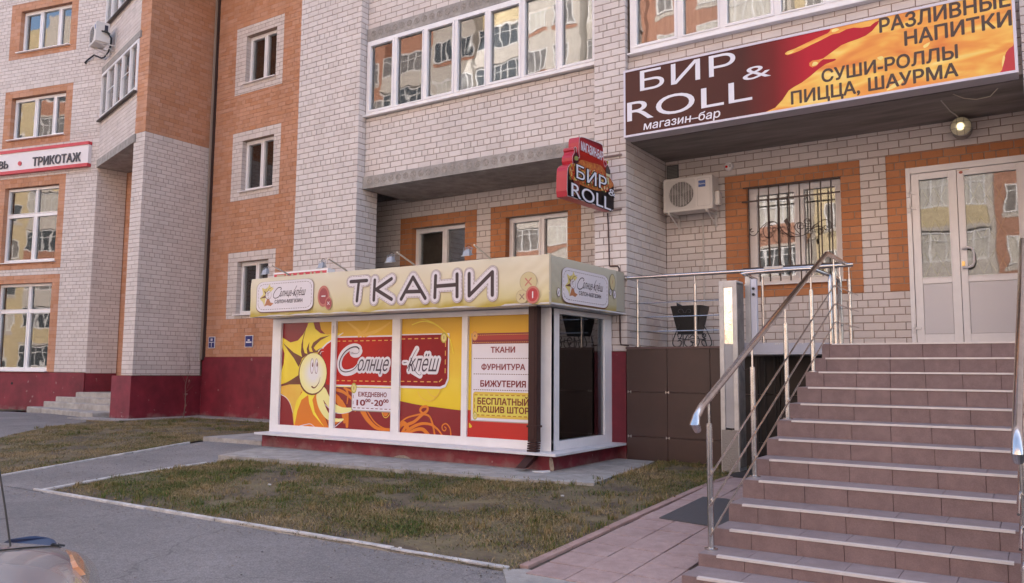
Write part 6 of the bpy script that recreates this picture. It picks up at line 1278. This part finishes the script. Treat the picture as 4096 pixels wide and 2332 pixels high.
for (a, hf, tp, bt, cr_) in SECS:
    S_ = section(hf, tp, bt, cr_); pts = [(-y, z) for y, z in S_[::-1]][:-1]+S_; rows.append(len(k.v)); k.v += [cq(a, LC_+y, z) for y, z in pts]; m_n = len(pts)
for i in range(len(rows)-1):
    for j in range(m_n-1): k.f.append([rows[i]+j, rows[i]+j+1, rows[i+1]+j+1, rows[i+1]+j])
k.f.append([rows[0]+j for j in range(m_n)]); k.f.append([rows[-1]+j for j in reversed(range(m_n))])
bd = fix_normals(k.build('body', PAINT, CAR, smooth=True)); sub = bd.modifiers.new('sub', 'SUBSURF'); sub.levels = 2; sub.render_levels = 2
gh = MB(); c8 = [cq(1.7,LC_-.74,1.15),cq(-1.3,LC_-.72,1.15),cq(-1.3,LC_+.54,1.15),cq(1.7,LC_+.54,1.15),cq(.95,LC_-.56,1.56),cq(-.9,LC_-.55,1.56),cq(-.9,LC_+.42,1.56),cq(.95,LC_+.42,1.56)]; gh.hexa(c8); gh.build('cabin_glass', mat('tinted car glass', (.02,.022,.025), .08), CAR)
MB().hexa([cq(.98,LC_-.57,1.561),cq(-.93,LC_-.56,1.561),cq(-.93,LC_+.43,1.561),cq(.98,LC_+.43,1.561),cq(.9,LC_-.52,1.60),cq(-.85,LC_-.52,1.60),cq(-.85,LC_+.39,1.60),cq(.9,LC_+.39,1.60)]).build('roof', PAINT, CAR, bevel=.015)
TY = mat('tyre', (.02,.02,.02), .85); RM = mat('wheel rim', (.4,.4,.4), .35, .9)
for a in (2.55, -1.15):
    for l in (LC_-.70, LC_+.70):
        w_ = MB().tube([cq(a, l-.09, .52), cq(a, l+.09, .52)], .30, 24).build('wheel', TY, CAR); MB().tube([cq(a, l-.095, .52), cq(a, l+.095, .52)], .19, 20).build('rim', RM, w_)
def hy(a):      # hood height at the right shoulder line
    return float(np.interp(a, [1.75,2.0,2.3,2.6,2.9,3.08,3.2], [1.09,1.085,1.07,1.035,.985,.93,.85]))
# shut line between hood and wing
TOPZ = lambda a: float(np.interp(a, [1.75,2.0,2.3,2.6,2.9,3.08,3.22], [1.25,1.225,1.172,1.11,1.048,1.01,.94]))
from mathutils.bvhtree import BVHTree
dg_ = bpy.context.evaluated_depsgraph_get(); bvh = BVHTree.FromObject(bd, dg_); o3 = wloc(bd)
ZX = zoom(0, 2000, 4.384)
def onbody(x, y, fallback=2.9, lift=.002):
    v = Vector(ray(*ZX(x, y))); r = bvh.ray_cast(Vector(EYE)-o3, v)
    if r[0] is not None and r[3] < 6: q = r[0]+o3+r[1]*lift; return tuple(q)
    v = ray(*ZX(x, y)); return tuple(EYE+v*(fallback/(v[:2]@hv)))
def atd(x, y, a): v = ray(*ZX(x, y)); return tuple(EYE+v*(a/(v[:2]@hv)))
MB().tube([onbody(*p) for p in cr([(0,903),(60,893),(250,876),(500,852),(750,836),(950,832),(1060,842)], False, 4)], .0017, 6).build('hood_gap', mat('black seam', (.01,.01,.01)), CAR)
def prism(name, pts, back, m, bev=0):
    def at_(x, y, a):
        v = Vector(ray(*ZX(x, y))); r = bvh.ray_cast(Vector(EYE)-o3, v)
        return tuple(r[0]+o3-v*(.06 if name == 'turn_signal' else .03)) if r[0] is not None and r[3] < 5 else atd(x, y, a)
    p = MB(); f_ = [at_(x, y, a) for x, y, a in pts]; b_ = [(x+hv[0]*back[0]+rv[0]*back[1], y+hv[1]*back[0]+rv[1]*back[1], z+back[2]) for x, y, z in f_]; p.poly(f_); p.poly(b_[::-1])
    for i in range(len(f_)): j = (i+1) % len(f_); p.poly([f_[i], b_[i], b_[j], f_[j]])
    return fix_normals(p.build(name, m, CAR, bevel=bev))
prism('bonnet_deflector', [(150,690,3.2),(300,672,3.2),(420,650,3.19),(520,634,3.18),(620,630,3.17),(740,640,3.16),(860,663,3.14),(950,695,3.12),(985,735,3.1),(1005,800,3.08),(900,800,3.08),(700,790,3.1),(400,760,3.15),(150,740,3.2)], (.05,-.02,-.02), mat('blue acrylic', (.004,.012,.05), .3))
prism('deflector_clip', [(925,755,3.05),(990,765,3.05),(1035,790,3.04),(1040,812,3.04),(930,795,3.05)], (.02,-.01,-.01), BLACKM); MB().tube([atd(1010,775,3.05), atd(1140,800,3.05)], .0035, 5).build('washer_tip', BLACKM, CAR)
prism('turn_signal', [(1170,870,2.84),(1260,900,2.86),(1350,930,2.88),(1430,1010,2.90),(1475,1100,2.91),(1490,1200,2.90),(1503,1305,2.88),(1440,1225,2.86),(1375,1165,2.85),(1315,1060,2.84),(1262,955,2.83)], (.03,-.06,-.02), mat('amber lens', (.60,.20,.06), .15, col2=(.70,.38,.22), vscale=14), .004)
for l in (LC_-.58, LC_+.56): MB().tube([cq(3.2,l,.82),cq(3.33,l,.80)], .09, 20).build('headlight', mat('headlight glass', (.5,.5,.5), .1), CAR)
MB().hexa([cq(3.0,LC_-.8,.36),cq(3.0,LC_+.8,.36),cq(3.42,LC_+.6,.36),cq(3.42,LC_-.6,.36),cq(3.0,LC_-.8,.56),cq(3.0,LC_+.8,.56),cq(3.40,LC_+.6,.58),cq(3.40,LC_-.6,.58)]).build('bumper', PAINT, CAR, bevel=.03)
# aerial
def rayat(px, py, d_): v = ray(px, py); return tuple(EYE+v*(d_/math.hypot(v[0], v[1])))
A0, A1, A2 = rayat(63, 2332, 2.02), rayat(50, 2265, 2.02), rayat(-6, 1860, 2.10)
base_ = MB(); base_.tube([rayat(70,2420,2.02), A0, A1], .017, 10, r2=.0035); base_.build('aerial_base', RUBB, CAR); MB().tube([A1, rayat(44,2200,2.03), rayat(22,2040,2.06), A2, rayat(-25,1700,2.13)], .0022, 6).build('aerial', BLACKM, CAR)

# ================================================================== HOUSE ACROSS THE STREET (what the panes reflect)
OB = thing('apartment_building', 'long orange and cream block across the street, seen only mirrored in the window panes', 'building', (0, -24, .2))
def farbrick(name, c, m_):
    m = bpy.data.materials.new(name); m.use_nodes = True; t = m.node_tree; b = t.nodes['Principled BSDF']; b.inputs['Roughness'].default_value = .9
    g = t.nodes.new('ShaderNodeNewGeometry'); mp = t.nodes.new('ShaderNodeMapping'); mp.inputs['Rotation'].default_value = (math.radians(90), 0, 0); t.links.new(g.outputs['Position'], mp.inputs[0])
    k = t.nodes.new('ShaderNodeTexBrick'); k.inputs['Scale'].default_value = 1; k.inputs['Brick Width'].default_value = .255; k.inputs['Row Height'].default_value = .1; k.inputs['Mortar Size'].default_value = .008; k.inputs['Color1'].default_value = (*c, 1); k.inputs['Color2'].default_value = (*[v*.85 for v in c], 1); k.inputs['Mortar'].default_value = (*m_, 1); t.links.new(mp.outputs[0], k.inputs['Vector']); t.links.new(k.outputs['Color'], b.inputs['Base Color']); MATS[name] = m; return m
OO, OC, OY = farbrick('far orange brick', (.27,.13,.085), (.15,.09,.07)), farbrick('far pale brick', (.36,.33,.30), (.20,.17,.15)), farbrick('far yellow brick', (.38,.31,.19), (.22,.18,.12))
GDs = [mat('far window glass', (.05,.055,.06), .1), mat('far curtained glass', (.33,.31,.28), .3, var=.25, vscale=3, stretch=(3,1,.2)), mat('far shaded glass', (.13,.12,.115), .2, var=.3, vscale=2)]
def wframe(w_, h_, n, yb, tr):
    f = MB(); f.box(0,0,0,w_,yb,.07).box(0,0,h_-.07,w_,yb,h_)
    for q in range(n+1): x_ = (w_-.07)*q/n; f.box(x_, 0, .07, x_+.07, yb, h_-.07)
    if tr: f.box(.07, yb-.03, h_*.68, w_-.07, yb-.005, h_*.68+.05)
    return f
def ob_mesh(mb, nm, m): me = bpy.data.meshes.new(nm); me.from_pydata(mb.v, [], mb.f); me.materials.append(m); return me
FFR = mat('far frame white', (.45,.44,.44), .5); WMe = [ob_mesh(wframe(1.5,1.4,3,.06,0), 'window', FFR), ob_mesh(wframe(1.0,1.4,2,.06,1), 'window', FFR)]; PMe = [[ob_mesh(MB().box(.02,.0,.02,w_-.02,.035,1.38), 'pane', g_) for g_ in GDs] for w_ in (1.5,1.0)]
def addo(nm, me, par, loc): o = bpy.data.objects.new(nm, me); COL.objects.link(o); o.parent = par; o.location = loc; return o
orn = random.Random(11); x = -62; i = 0
while x < 34:
    w_ = (5.2, 3.6, 4.6, 4.2, 3.8)[i % 5]; yf = -24+(0, 1.3, .3, 2.2, .6)[i % 5]; wm_ = (OO, OC, OY, OC, OO)[i % 5]; MB().box(x, -34, .1, x+w_, yf, 27.5).build('wall', wm_, OB)
    for fl_ in range(9):
        z = 1.5+fl_*2.72
        if i % 2:
            MB().box(x+.25, yf, z-.95, x+w_-.25, yf+1.0, z+.05).build('balcony', (OY, OC, OO, OC)[(fl_+i) % 4], OB); MB().box(x+.2, yf, z-1.1, x+w_-.2, yf+1.05, z-.951).build('balcony_slab', OC, OB)
            h_ = wframe(w_-.5, 1.5, 6, .06, 1); o1 = addo('balcony_frame', ob_mesh(h_, 'balcony_frame', FFR), OB, Vector((x+.25, yf+.94, z+.05))-OB.location)
            addo('pane', ob_mesh(MB().box(.02,-.04,.02,w_-.52,.02,1.48), 'pane', orn.choice(GDs)), o1, (0,0,0)); MB().box(x+.3, yf, z+.06, x+w_-.3, yf+.85, z+1.5).build('loggia', orn.choice(GDs), OB)
        else:
            for q in range(2):
                k_ = orn.random() < .4; xx = x+w_*(.10+.48*q); o1 = addo('window', WMe[k_], OB, Vector((xx, yf, z))-OB.location); addo('pane', orn.choice(PMe[k_]), o1, (0,0,0))
                MB().box(xx-.1, yf, z-.28, xx+(1.1 if k_ else 1.6), yf+.02, z-.02).build('sill_band', OC if wm_ is not OC else OO, OB)
    x += w_; i += 1

emit_bricks([RW, LW])
